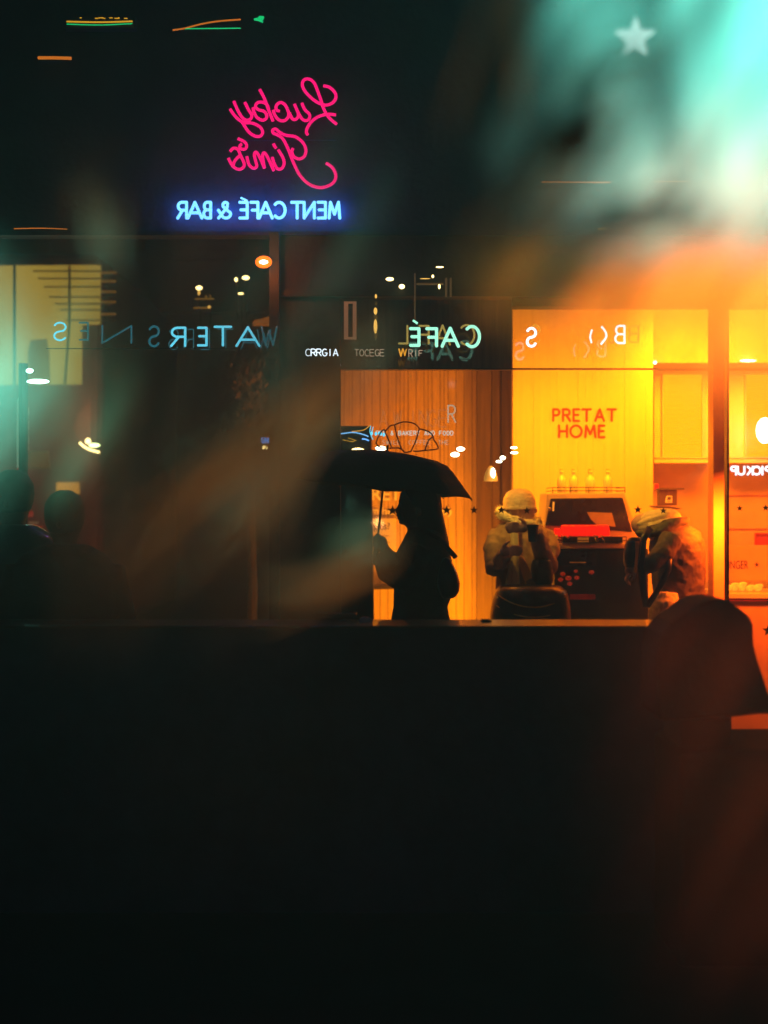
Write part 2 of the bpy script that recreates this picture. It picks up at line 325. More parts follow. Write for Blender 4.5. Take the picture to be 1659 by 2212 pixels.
part('wall_lettering', M['letter'], cb, lambda b: b.add(*(lambda t: (t.v, t.f))(text('m', 803, 1100, 817, 1112, 10.29, .012, .01))))
part('wall_lettering', M['letter'], cb, lambda b: b.add(*(lambda t: (t.v, t.f))(text('here', 826, 1096, 868, 1112, 10.29, .012, .01))))
part('wall_lettering', M['letter'], cb, lambda b: b.add(*(lambda t: (t.v, t.f))(text('s)', 953, 1096, 976, 1117, 10.29, .012, .01))))
part('wall_shelf', M['wire'], cb, lambda b: b.pbox(803, 1266, 900, 1273, 10.0, .29))
for word, x, y0, y1 in (('PRET', 1195, 884, 909), ('AT', 1286, 884, 909), ('HOME', 1208, 919, 944)):
    wl = MB(); q_ = x
    for ch in word:
        w_ = {'P': 14, 'R': 15, 'E': 12, 'T': 18, 'A': 19, 'H': 17, 'O': 24, 'M': 22}[ch]; letter(wl, ch, q_, q_+w_, y0, y1, 9.595, .0075, False); q_ += w_+7.5
    wl.build('wall_lettering', M['redink'], cb)
# poster
po = thing('allergy_poster', 'cream allergy notice with lines of print behind the umbrella shaft', 'poster', P(820, 1203, 10.25))
part('sheet', M['paper'], po, lambda b: b.prism([(770, 1120), (856, 1120), (856, 1196), (852, 1203), (770, 1203)], 10.25, .02))
t = text('Allergies?', 768, 1129, 841.5, 1149, 10.248, .003); t.build('heading', M['ink'], po)
part('print_lines', M['ink'], po, lambda b: [b.pbox(776, 1157+i*4.6, 842-random.random()*9, 1158.3+i*4.6, 10.249, .003) for i in range(9)])
# stars on the glass
def star(px, py, r, Y, label, m='star', grp='stars in a row on the cafe glass'):
    o = part('star_decal', M[m], None, lambda b: b.prism(starpts(px, py, r), Y, .003)); return tag(o, label, 'star decal', grp)
star(848, 1103, 12, 8.02, 'dark star right at the nose of the umbrella silhouette')
star(965, 1102, 11, 8.02, 'dark star just behind the back of the silhouette under the umbrella')
star(1024, 1102, 9.5, 8.02, 'small dark star alone on the bright glass right below the umbrella tip')
star(1083, 1102, 9, 8.02, 'small star in front of the left side of the pale fur collar')
star(1138, 1103, 8.5, 8.02, 'small faint star beside the face of the person in the cream cap')
star(1378, 1101, 9.5, 8.02, 'dark star between the coffee machine and the bending person')
star(1433, 1103, 8, 8.02, 'faint star over the cap of the bending person')
star(1598, 1098, 7, 8.02, 'blurred star just right of the column under the pick up neon')
star(1654, 1097, 8, 8.02, 'blurred star cut by the right edge under the pick up neon')
star(1660, 1362, 14, 8.02, 'dark star low at the right edge on the counter front')
# croissant
cr = thing('croissant_sign', 'unlit dark red tube outline of a croissant above the umbrella', 'sign', P(873, 976, 7.98))
def crs(b):
    for pts in ([(812,957),(820,938),(829,928),(834,938),(846,966)],[(812,957),(822,967),(846,968)],[(832,932),(843,920),(852,918)],
                [(852,918),(868,912),(884,912),(898,917),(906,926)],[(906,926),(925,932),(934,940),(937,950)],[(937,950),(945,962),(944,970),(918,973)],
                [(934,944),(925,953),(918,973)],[(918,973),(900,975),(893,974)],[(906,926),(899,950),(888,975)],[(852,918),(860,950),(872,976),(888,975)],[(846,968),(862,968),(872,974)]):
        pline(b, pts, 7.98, .004)
b = MB(); crs(b); b.build('outline', M['tube'], cr, smooth=True)
# faint etched lettering on glass
ws = thing('glass_lettering', 'faint pale lettering with two small lines on the glass over the plank wall', 'lettering', P(900, 960, 8.0))
b = MB()
fm = mat('faint_letter', (.5, .3, .15), .6, (1, .45, .15), .28)
for ch, x in (('A', 820), ('W', 850), ('I', 884), ('N', 906), ('G', 925), ('E', 948)):
    b = MB(); letter(b, ch, x, x+17, 886, 922, 8.0, .0022, False); b.build('capital', fm, ws)
b = MB(); letter(b, 'R', 968, 984, 876, 912, 8.0, .004, False); b.build('capital', M['palewhite'], ws)
sw_ = glow('small_white_letters', (.85, .85, .7), .75)
for word, x, y, r_, m_ in (('FEE', 812, 931, .0022, sw_), ('&', 844, 931, .0022, sw_), ('BAKERY', 861, 931, .0022, sw_), ('AND', 917, 931, .0022, sw_), ('FOOD', 949, 931, .0022, sw_), ('SWILL', 826, 951, .0015, M['palewhite']), ('COFFEE', 883, 951, .0015, M['palewhite']), ('THE', 947, 951, .0015, M['palewhite'])):
    b = MB()
    for i, ch in enumerate(word): letter(b, ch, x+i*8.1, x+5.5+i*8.1, y, y+9, 8.0, r_, False)
    b.build('small_word', m_, ws)
# ================================================================ NEON SIGNS
def Z(pts): return [(298.6+.32*x, 99.5+.32*y) for x, y in pts]
ns = thing('neon_script_reflection', 'pink handwritten neon reflection reading backwards over the dark upper wall', 'neon sign', P(612, 410, 7.9))  # glass reflection of a neon sign, built as glowing tubes
T = {
 'letter_a': [[(1250,268),(1290,278),(1325,310),(1335,345),(1315,380),(1275,398),(1230,390),(1180,360),(1130,310),(1108,265),(1118,230),(1150,222),(1185,245),(1210,300),(1235,370),(1255,430),(1290,485),(1340,528)],[(1335,465),(1280,460),(1220,475),(1175,505),(1145,545),(1135,580),(1145,600)]],
 'letter_b': [[(1105,385),(1125,430),(1152,455),(1158,480),(1142,502),(1110,495),(1080,450),(1055,392)],[(1078,445),(1080,475),(1062,495),(1040,490),(1020,450)]],
 'letter_c': [[(955,440),(935,432),(930,410),(942,390),(965,381),(992,398),(1012,440),(1015,470),(1000,495),(975,505),(945,495),(920,462),(912,432)]],
 'letter_d': [[(820,293),(850,350),(880,430),(910,507)],[(880,425),(868,395),(835,378),(802,385),(792,410),(812,430),(848,440),(868,468),(860,492),(835,500),(800,480),(780,440),(775,415)]],
 'letter_e': [[(720,380),(745,430),(766,465),(758,492),(730,500),(700,480),(670,430),(645,372)],[(620,425),(660,480),(710,515),(770,520),(820,545),(840,580),(825,607),(790,608),(745,578),(700,510)]],
 'letter_f': [[(1268,790),(1310,820),(1333,870),(1322,915),(1280,945),(1220,955),(1150,930),(1090,870),(1045,780),(1010,690),(975,625),(940,600),(912,587),(908,567),(928,560),(955,582),(1000,603),(1060,612),(1110,650),(1132,700),(1120,745),(1085,762),(1050,745),(1038,712),(1045,690)]],
 'letter_g': [[(945,700),(975,750),(985,790),(970,825),(940,828),(917,790),(905,750)],[(912,660),(930,690)]],
 'letter_h': [[(915,842),(888,780),(855,722),(840,740),(852,825)],[(852,825),(825,760),(797,716),(784,735),(795,785),(800,812),(778,825),(748,800),(733,745)]],
 'letter_i': [[(672,625),(715,645),(732,670),(722,694),(697,695),(685,676),(700,660)],[(620,712),(642,690),(672,697),(692,742),(714,788),(710,818),(680,832),(640,812),(608,757)],[(640,805),(655,770),(690,735)]],
}
for k_, sts in T.items():
    b = MB()
    for st in sts: pline(b, Z(st), 7.9, .0085, 5)
    b.build('neon_letter', M['pink'], ns, smooth=True)
part('back_rail', M['black'], ns, lambda b: (b.pbox(500, 300, 728, 302, 7.95, .02), b.pbox(500, 240, 728, 242, 7.95, .02)))
light('pink_sign_spill', 'POINT', P(612, 300, 7.75), .5, (1, .02, .15), .15)
nb = thing('neon_word_reflection', 'reflected ice blue neon capitals reading backwards with a blue halo on the dark wall', 'neon sign', P(560, 480, 7.9))  # reflected sign built as glowing letters, no board behind
for ch, x0, x1 in (('R',384,403),('A',406,436),('B',440,455),('&',472,499),('E',518,534),('F',542,557),('A',560,588),('C',592,617),('T',630,654),('N',657,679),('E',687,703),('M',711,734)):
    b = MB(); letter(b, ch, x0, x1, 437, 471, 7.935, .0085)
    if x0 == 518: b.tube([P(534, 434, 7.935), P(520, 427, 7.935)], .006)
    b.build('neon_letter', M['blue'], nb, smooth=True)
for x in range(392, 740, 34): light('blue_sign_spill', 'POINT', P(x, 454, 7.955), .95, (.008, .12, 1), .012)  # added point lights behind the letters make the wall halo
# cyan row left
ncy = thing('neon_bookshop_reflection', 'reflected cyan neon capitals in a backward row over the bus at left', 'neon sign', P(350, 750, 7.7))  # reflected shop sign, modelled as solid glowing capitals
for ch, x0, x1, yt, yb in (('S',116,143,697,735),('E',172,190,697,734),('N',221,284,704,741),('S',322,344,705,748),('R',370,400,708,747),('E',428,446,708,746),('T',464,499,706,746),('A',511,560,707,747)):
    b = MB(); letter(b, ch, x0, x1, yt, yb, 7.7, .0065 if ch in 'ATERS' and x0 > 300 else .005, skew=0)
    b.build('neon_letter', M['cyan' if x0 > 360 or x0 < 150 else 'cyandim'], ncy, smooth=True)
b = MB(); letter(b, 'W', 565, 598, 706, 746, 7.7, .005); b.build('neon_letter', M['cyandim'], ncy, smooth=True)
b = MB()
for ch, x0, x1 in (('S',364,386),('R',395,418),('E',434,452),('T',470,505),('A',520,556),('W',556,585)):
    b = MB(); letter(b, ch, x0, x1, 711, 755, 7.8, .003); b.build('ghost_letter', M['cyandim'], ncy)  # dim offset copies for the double image of the reflection
part('hanging_rail', M['black'], ncy, lambda b: b.pbox(100, 752, 583, 753.5, 7.74, .01))  # added rail, carries the reflected letters
# mint row
nm = thing('neon_cafe_reflection', 'reflected mint neon word running backward across the dark transom band', 'neon sign', P(960, 750, 7.7))  # reflection of a cafe sign made from glowing tubes
for ch, x0, x1, yt, yb in (('E',887,905,710,746),('F',922,943,710,747),('A',955,990,709,748),('C',1006,1037,705,749)):
    b = MB(); letter(b, ch, x0, x1, yt, yb, 7.7, .0085)
    if ch == 'E': b.tube([P(902, 699, 7.7), P(892, 692, 7.7)], .006)
    b.build('neon_letter', M['mint'], nm, smooth=True)
b = MB()
for ch, x0, x1, yt, yb in (('L',862,880,704,742),('F',906,926,704,742),('A',940,972,703,744),('C',994,1026,702,745)): (letter(b, ch, x0, x1, yt, yb, 7.85, .0055), b.build('ghost_letter', M['amberneon'], nm), setattr(b, 'v', []), setattr(b, 'f', []))
part('hanging_rail', M['black'], nm, lambda b: b.pbox(860, 751, 1040, 752, 7.74, .01))
b = MB(); letter(b, 'S', 1138, 1158, 709, 748, 7.7, .007)
tag(b.build('neon_letter_reflection', M['white'], smooth=True), 'reflected white neon letter S alone at the left edge of the bright partition', 'neon letter')  # single reflected letter, made as a glowing tube
b = MB(); letter(b, 'S', 1147, 1167, 703, 741, 7.85, .005)
tag(b.build('neon_letter_reflection', M['orangeneon'], smooth=True), 'orange ghost image of the reflected S just behind the white S', 'neon letter')  # ghost copy of the reflected letter
nr = thing('neon_row_reflection', 'reflected white neon bracket strokes and backward B high over the bright partition', 'neon sign', P(1312, 745, 7.7))  # reflected strokes, modelled as glowing tubes
b = MB(); pline(b, [(1279,712),(1275,727),(1278,741)], 7.7, .005); b.build('stroke', M['white'], nr)
b = MB(); pline(b, [(1299,705),(1308,717),(1309,729),(1298,744)], 7.7, .006); b.build('stroke', M['white'], nr)
b = MB(); letter(b, 'B', 1329, 1349, 704, 741, 7.7, .006); b.build('stroke', M['white'], nr, smooth=True)
b = MB(); letter(b, 'C', 1314, 1328, 703, 741, 7.85, .005); b.build('ghost_stroke', M['orangeneon'], nr)
b = MB(); letter(b, 'B', 1358, 1379, 704, 739, 7.85, .004); b.build('ghost_stroke', M['orangeneon'], nr)
# small letter line
sl = thing('small_neon_line', 'line of small pale capitals on the transom band under the cafe word', 'neon sign', P(790, 772, 7.75))
b = MB()
for i, ch in enumerate('CRRGIA'): letter(b, ch, 660+i*12, 670+i*12, 754, 769, 7.75, .003 if i else .0015, False)
b.build('word', M['white'], sl)
b = MB()
for i, ch in enumerate('TOCEGE'): letter(b, ch, 766+i*11, 775+i*11, 755, 769, 7.75, .002, False)
b.build('word', M['palewhite'], sl)
b = MB(); letter(b, 'V', 862, 870, 754, 769, 7.75, .004, False); letter(b, 'V', 871, 878, 754, 769, 7.75, .003, False); b.build('word', M['orangeneon'], sl)
b = MB()
for i, ch in enumerate('RIF'): letter(b, ch, 883+i*11, 891+i*11, 755+i, 771-i, 7.75, .0022, False)
b.build('word', M['palewhite'], sl)
# pick up sign
pk = thing('neon_pick_up_sign', 'white neon pick up sign reading backwards over the counter at right', 'neon sign', P(1620, 1027, 9.6))
for ch, x0, x1 in (('P',1579,1590),('U',1594,1608),('K',1615,1626),('C',1628,1643),('I',1644,1650),('P',1653,1665)):
    b = MB(); letter(b, ch, x0, x1, 1008, 1025, 9.6, .0065); b.build('neon_letter', M['white'], pk, smooth=True)
# ================================================================ MENU BOARDS
for (x0, x1, i0, i1, lab) in ((1413, 1539, 1433, 1517, 'lit yellow menu board left of the interior column'), (1573, 1720, 1612, 1700, 'lit yellow menu board right of the interior column at the photo edge')):
    mbd = thing('menu_board', lab, 'menu board', P((x0+x1)/2, 989, 10.2), 'menu boards over the counter')
    part('frame', M['menuframe'], mbd, lambda b: (b.pbox(x0, 800, x1, 808, 10.15, .09), b.pbox(x0, 987, x1, 990, 10.15, .09), b.pbox(i0-3, 808, i0, 987, 10.17, .05), b.pbox(i1, 808, i1+8, 987, 10.17, .05)))
    part('side_panel', M['panel'], mbd, lambda b: b.pbox(x0, 808, i0-3, 987, 10.19, .03))
    part('side_panel', M['panel'], mbd, lambda b: b.pbox(i1+8, 808, x1, 987, 10.19, .03))
    part('lit_sheet', M['menu'], mbd, lambda b: b.pbox(i0, 808, i1, 987, 10.19, .03))
    def lines(b):
        y = 818
        while y < 975:
            b.pbox(i0+9, y, i0+random.uniform(25, 45), y+1.5, 10.186, .003)
            if random.random() < .7: b.pbox(i0+random.uniform(52, 56), y, i1-10, y+1.5, 10.186, .003)
            y += random.choice((9, 10, 10, 19))
    part('menu_lines', M['menuink'], mbd, lines)
    part('ledge', M['panel'], mbd, lambda b: b.pbox(x0, 992, x1, 1000, 10.05, .2))
b = MB(); b.ball(P(1652, 930, 9.9), .06, 1, 1, 1.5); o = b.build('wall_lamp', M['bulbw'], smooth=True); tag(o, 'bright oval lamp in front of the right hand menu board', 'wall lamp')
b = MB(); b.ball(P(1616, 779, 9.7), .035, 1.6, .6, .25); tag(b.build('ceiling_spotlight', M['bulbw'], smooth=True), 'thin bright spotlight over the right hand menu board', 'spotlight')
b = MB(); b.ball(P(1415, 783, 9.7), .012); tag(b.build('ceiling_spotlight', M['bulbw'], smooth=True), 'tiny bright spotlight at the top left corner of the left menu board', 'spotlight')
# ================================================================ COUNTERS
ct = thing('coffee_counter', 'dark low counter under the coffee machine', 'counter', P(1290, 1500, 9.0))
part('top', M['cream'], ct, lambda b: b.pbox(1196, 1173, 1356, 1185, 8.95, .5), bevel=.008)
part('front', M['black'], ct, lambda b: b.box((P(1198, 0, 9).x, 9.0, .02), (P(1400, 0, 9).x, 9.4, P(0, 1186, 9).z)))
part('drawer', M['dglass'], ct, lambda b: b.pbox(1204, 1190, 1290, 1222, 8.985, .02), bevel=.004)
part('handle', M['piping'], ct, lambda b: b.pbox(1231, 1214, 1266, 1216, 8.97, .02))
part('panel', M['redink'], ct, lambda b: b.pbox(1231, 1284, 1286, 1295, 8.98, .02))
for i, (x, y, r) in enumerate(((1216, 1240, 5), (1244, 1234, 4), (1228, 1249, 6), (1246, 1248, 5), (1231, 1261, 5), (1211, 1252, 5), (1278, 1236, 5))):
    b = MB(); b.ball(P(x, y, 8.95), r*K*8.95, 1.15, 1, .9); o = b.build('apple', M['reddim'], smooth=True)  # apples glow by their own red emission
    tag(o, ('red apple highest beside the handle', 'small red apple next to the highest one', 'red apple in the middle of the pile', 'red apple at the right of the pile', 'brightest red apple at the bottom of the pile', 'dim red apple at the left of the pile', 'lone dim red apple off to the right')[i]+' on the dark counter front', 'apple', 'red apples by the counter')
rc = thing('service_counter', 'orange fronted service counter at the right edge', 'counter', P(1640, 1640, 9.0))
part('front', M['orangewall'], rc, lambda b: b.box((P(1400, 0, 9).x, 9.0, .10), (P(2300, 0, 9).x, 9.6, P(0, 1298, 9).z)))
part('plinth', M['black'], rc, lambda b: b.box((P(1400, 0, 9).x, 9.04, .02), (P(2300, 0, 9).x, 9.5, .10)))
part('worktop', M['cream'], rc, lambda b: b.pbox(1560, 1282, 2200, 1293, 8.93, .6), bevel=.004)
part('worktop_edge', M['redink'], rc, lambda b: b.pbox(1540, 1294, 2200, 1298, 8.95, .5))
sb = thing('counter_sign_board', 'orange board lettered in dark red standing on the service counter', 'sign board', P(1600, 1254, 9.2))
part('board', M['orangewall'], sb, lambda b: b.pbox(1521, 1178, 1900, 1254, 9.2, .04))
t = text('THE GINGER', 1530, 1211, 1616, 1229, 9.199, .004); t.build('lettering', M['ink'], sb)
part('star', M['ink'], sb, lambda b: b.prism(starpts(1635, 1220, 6), 9.195, .005))
random.seed(11)
for i, (x, w_, h_) in enumerate(((1578, 18, 14), (1594, 16, 20), (1611, 15, 22), (1628, 17, 15), (1646, 18, 17))):
    a = P(x, 1280, 9.0); b = MB(); b.ball((a.x, 9.1, a.z+h_*K*9/2), w_*K*9*.5, 1.1, .8, h_/w_); b.ball((a.x+.012, 9.1, a.z+h_*K*9*.8), .02, 1.3, .8, .6)
    o = b.build('wrapped_sandwich', M['food'], smooth=True, remesh=.007)
    tag(o, ('yellow wrapped snack nearest the column', 'tall yellow wrapped snack second from the column', 'glowing wrapped snack in the middle of the display', 'flat wrapped snack right of the middle', 'wrapped snack cut by the right edge')[i]+' on the service counter', 'snack', 'wrapped snacks on the counter')
o = part('picture_frame', M['redink'], None, lambda b: (b.pbox(1631, 1151, 1700, 1154, 9.9, .02), b.pbox(1631, 1154, 1634, 1178, 9.9, .02), b.pbox(1634, 1154, 1700, 1178, 9.912, .01)))
tag(o, 'dark red framed box behind the lettered sign board', 'frame')
# card terminal
cg = thing('card_terminal', 'dark square screen with pale logo above the bending person', 'terminal', P(1444, 1092, 9.2))
part('screen', M['brown'], cg, lambda b: b.pbox(1424, 1058, 1463, 1092, 9.2, .08), bevel=.006)
part('lid', M['jacket2'], cg, lambda b: b.pbox(1422, 1054, 1478, 1058, 9.18, .12))
part('logo', M['letter'], cg, lambda b: (b.prism([(1440,1071),(1452,1071),(1452,1086),(1437,1086),(1438,1078)], 9.195, .003)))
part('logo_inset', M['brown'], cg, lambda b: (b.prism([(1442.5,1073),(1450,1073),(1449,1080),(1440.5,1080)], 9.192, .002), b.pbox(1440, 1082.5, 1450, 1083.5, 9.192, .002)))
part('foot', M['wire'], cg, lambda b: b.prism([(1414,1092),(1450,1094),(1475,1099),(1460,1101),(1420,1097)], 9.15, .2))
o = part('sugar_box', M['redlight'], None, lambda b: b.pbox(1414, 1045, 1423, 1057, 9.25, .05), bevel=.005); tag(o, 'small red box at the left of the dark square screen', 'box')
# ================================================================ COFFEE MACHINE
cm = thing('coffee_machine', 'cream espresso machine with smoked sloping panel and reflected red car lights on the dark counter', 'coffee machine', P(1280, 1173, 9.0))
part('body', M['cream'], cm, lambda b: b.prism([(1182,1065),(1349,1064),(1380,1151),(1378,1172),(1196,1172),(1176,1146)], 9.02, .42), bevel=.01)
part('smoked_panel', M['dglass'], cm, lambda b: b.prism([(1190,1077),(1345,1075),(1367,1149),(1178,1135)], 9.0, .019), bevel=.003)
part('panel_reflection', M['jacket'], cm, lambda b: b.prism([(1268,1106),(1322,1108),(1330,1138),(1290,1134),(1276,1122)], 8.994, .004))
part('car_light_reflection', M['redlight'], cm, lambda b: (b.prism([(1213,1134),(1316,1134),(1319,1158),(1215,1158)], 8.93, .06)), bevel=.012)  # reflected car lights and number plate, built as solid machine parts
part('car_light_reflection', M['redlight'], cm, lambda b: (b.prism([(1198,1141),(1211,1141),(1213,1161),(1197,1161)], 8.94, .05)), bevel=.01)
part('car_plate_reflection', M['paper'], cm, lambda b: b.pbox(1248, 1161, 1272, 1171, 8.90, .01))
def spout(b):
    for x in (1205, 1287, 1300):
        b.tube([P(x-3, 1157, 8.93), P(x+1, 1165, 8.90), P(x+5, 1170, 8.90)], .008)
part('spout', M['chrome'], cm, spout)
part('drip_tray', M['wire'], cm, lambda b: b.pbox(1215, 1161, 1345, 1172, 8.93, .08))
part('knob', M['chrome'], cm, lambda b: b.ball(P(1187, 1100, 8.98), .012, 1, .6, 1), smooth=True)
part('side_gauge', M['letter'], cm, lambda b: b.prism([(1194,1084),(1198,1084),(1197,1104),(1193,1104)], 8.992, .004))
for x in (1226, 1294): part('portafilter', M['chrome'], cm, lambda b: (b.tube([P(x, 1157, 8.9), P(x, 1161, 8.9)], .028, 14), b.tube([P(x, 1159, 8.88), P(x+2, 1163, 8.78)], .009, 8)))
part('foot_strip', M['steel'], cm, lambda b: b.pbox(1198, 1171.5, 1352, 1173, 8.99, .05))
def rail(b, x0, x1, y0, y1, Y, d):
    for y in (y0, (y0+y1)/2+1):
        b.tube([P(x0, y, Y), P(x1, y, Y)], .0025, 6)
        b.tube([P(x0, y, Y), P(x0, y, Y)+Vector((0, d, 0))], .0025, 6); b.tube([P(x1, y, Y), P(x1, y, Y)+Vector((0, d, 0))], .0025, 6)
    for x in [x0+(x1-x0)*i/4 for i in range(5)]: b.tube([P(x, y0, Y), P(x, y1, Y)], .0025, 6)
part('tray_rail', M['wire'], cm, lambda b: rail(b, 1197, 1353, 1160, 1173, 8.88, .1))
part('cup_rail', M['wire'], cm, lambda b: rail(b, 1194, 1350, 1053, 1065, 9.02, .35))
for i, x in enumerate((1213, 1239, 1275, 1313)):
    c = P(x, 1064, 9.12); r = .028 if i != 2 else .032
    bt = thing('syrup_bottle', ('pale syrup bottle at the left end of the machine rail', 'pale syrup bottle second from the left on the machine', 'brightest syrup bottle third from the left on the machine', 'pale syrup bottle at the right end of the machine rail')[i], 'bottle', c, 'syrup bottles on the coffee machine')
    b = MB(); pr = ((0, r), (.075, r), (.095, r*.8), (.105, r*.42), (.125, r*.38), (.127, r*.5), (.14, r*.5))
    b.loft([ell(c.x, c.z+h, q, q, c.y, 16) for h, q in pr]); b.build('glass_body', M['bottle'], bt, smooth=True)
    b = MB(); b.loft([ell(c.x, c.z+.14, r*.45, r*.45, c.y, 12), ell(c.x, c.z+.15, r*.4, r*.4, c.y, 12)]); b.build('cap', M['piping'], bt)
    t = text('SYRUP', x-6, 1053.5, x+6, 1057, 9.12-r-.0015, .001, .01); t.build('label_print', M['menuink'], bt)
# ================================================================ DARK CABINET
dc = thing('dark_cabinet', 'tall black cabinet with blue reflections along the top left of the umbrella shaft', 'cabinet', P(740, 1355, 8.3))
part('carcass', M['black'], dc, lambda b: b.add([*[P(x, y, 8.3) for x, y in ((655,920),(800,920),(803,1100),(808,1420),(655,1420))], *[P(x, y, 8.3)+Vector((0,.6,0)) for x, y in ((655,920),(800,920),(803,1100),(808,1420),(655,1420))]], [(4,3,2,1,0),(5,6,7,8,9),(0,1,6,5),(1,2,7,6),(2,3,8,7),(3,4,9,8),(4,0,5,9)]))
def gl(b, pts, r): pline(b, pts, 8.285, r)
b = MB(); gl(b, [(708,937),(735,937),(762,934),(783,938),(796,943)], .0032); b.build('blue_reflection', glow('blue_reflection', (.2, .55, 1), 1.3), dc)  # windscreen reflections built as thin glowing strips on the cabinet
b = MB(); gl(b, [(782,948),(790,949),(797,952)], .004); b.build('blue_reflection', glow('blue_reflection_short', (.15, .45, 1), 1.6), dc)
b = MB(); gl(b, [(760,932),(785,929),(800,918)], .0025); b.build('amber_reflection', M['orangeneon'], dc)
b = MB(); [gl(b, q, .0018) for q in ([(724,945),(734,948)], [(740,950),(762,954),(766,950)], [(710,943),(706,950)], [(752,946),(770,952)])]; b.build('amber_reflection', M['yellowled'], dc)
b = MB(); [gl(b, q, .0025) for q in ([(801,920),(799,932),(803,944),(806,950)], [(806,922),(803,934)])]; b.build('cyan_reflection', M['cyan'], dc)
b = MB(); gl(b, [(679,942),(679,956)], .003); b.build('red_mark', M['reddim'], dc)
b = MB()
for x, y in ((803, 936), (812, 937), (819, 936), (823, 937), (829, 939)): b.ball(P(x, y, 8.0), .009, .8, .5, 1.2)
tag(b.build('glass_light_cluster', M['cyan'], smooth=True), 'cluster of cyan glass lights at the top right corner of the dark cabinet', 'lights')
# ================================================================ LAMPS INSIDE
for i, (x, y, rx, rz, lab) in enumerate(((773, 972, .036, .012, 'warm oval lamp reflection on the dark cabinet edge left of the umbrella'), (823, 968.5, .032, .013, 'bright oval lamp reflection inside the left end of the croissant'), (995, 970, .024, .013, 'upper of the two oval spots right of the croissant'), (983, 982, .026, .014, 'lower of the two oval spots right of the croissant'),
        (1110, 967, .020, .007, 'upper small spot at the edge of the bright partition'), (1111, 978, .022, .007, 'lower small spot at the edge of the bright partition'), (1086, 989, .016, .012, 'upper round spot hanging on the dark column'), (1078, 997, .018, .008, 'lower flat spot hanging on the dark column'))):
    Y = 8.25; b = MB(); b.ball(P(x, y, Y), 1, rx, .012, rz, 14, 8); o = b.build('spotlight', M['bulbw' if i > 0 else 'bulb'], smooth=True); tag(o, lab, 'spotlight', 'small round lamp reflections in the cafe')  # reflected lamps built as glowing balls floating behind the glass
pl = thing('pendant_lamp', 'half lit pendant lamp in front of the dark column above the cream cap', 'pendant lamp', P(1060, 1034, 8.9))
c = P(1060, 1022, 8.9)
b = MB(); b.loft([ell(c.x, c.z+h, q, q, c.y, 20) for h, q in ((.045, .008), (.03, .02), (.0, .036), (-.03, .043), (-.05, .044))], cap=False); b.build('shade', M['letter'], pl, smooth=True)
b = MB(); b.ball(c+Vector((.012, -.04, 0)), .02, .7, .5, 1.6); b.build('bulb', M['bulbw'], pl, smooth=True)
b = MB(); b.tube([c+Vector((.0, 0, .04)), c+Vector((.01, 0, .8)), c+Vector((.01, 0, 1.6))], .0025, 6); b.build('cable', M['wire'], pl)
light('pendant_glow', 'POINT', c+Vector((0, -.15, -.12)), 1.2, AMB, .05)
# hanging items behind transom band
for i, (x, y, rx, rz, m_, lab) in enumerate(((842, 603, .022, .010, 'bulb', 'left yellow bulb above the cafe word'), (868, 619, .016, .013, 'bulb', 'rounder yellow bulb right of the left one above the cafe word'), (950, 577, .022, .004, 'bulb', 'thin bright streak lamp highest above the cafe word'), (935, 597, .006, .008, 'bulb', 'tiny tilted bulb under the streak lamp'), (949, 619, .006, .013, 'bulb', 'small slanted bulb right of the cafe word'),
        (918, 602, .030, .002, 'dimbulb', 'dim thin strip lamp above the cafe word'), (812, 640, .006, .012, 'dimbulb', 'dim amber bulb at the top of the hanging chain'), (811, 672, .010, .02, 'dimbulb', 'dim amber lantern in the middle of the hanging chain'), (811, 705, .010, .04, 'dimbulb', 'long amber lantern at the bottom of the hanging chain'))):
    b = MB(); b.ball(P(x, y, 7.9), 1, rx, .01, rz, 12, 8); o = b.build('hanging_bulb', M[m_], smooth=True); tag(o, lab, 'bulb', 'bulbs over the cafe word')
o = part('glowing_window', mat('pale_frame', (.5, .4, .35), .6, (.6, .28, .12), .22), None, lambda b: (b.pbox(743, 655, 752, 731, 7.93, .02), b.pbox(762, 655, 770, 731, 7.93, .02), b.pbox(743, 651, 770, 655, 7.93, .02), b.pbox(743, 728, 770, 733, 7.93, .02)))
tag(o, 'pale upright window frame glowing on the dark band left of the cafe word', 'frame')
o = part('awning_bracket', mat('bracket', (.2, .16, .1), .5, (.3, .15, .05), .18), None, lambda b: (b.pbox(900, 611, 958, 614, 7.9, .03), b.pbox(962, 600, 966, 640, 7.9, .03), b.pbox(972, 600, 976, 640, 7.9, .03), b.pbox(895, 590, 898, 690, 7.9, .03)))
tag(o, 'dark metal bracket with bars above the cafe word', 'bracket')
# thin tubes on upper wall
def led(pts, m, lab, r=.005, Y=7.9, grp='thin strip lights on the upper dark wall'):
    b = MB(); pline(b, pts, Y, r); tag(b.build('strip_light', M[m], smooth=True), lab, 'strip light', grp)
led([(1170,393),(1240,393.5),(1320,394)], 'orangeled', 'long thin orange transom line crossing the foot of the teal glow', .004)  # facade transom line built as a glowing tube
led([(1410,393),(1488,392)], 'orangeled', 'short thin orange transom line right of the long one', .003)
led([(1292,495),(1311,493.5)], 'yellowled', 'tiny yellow strip above the blurred orange glow', .004)
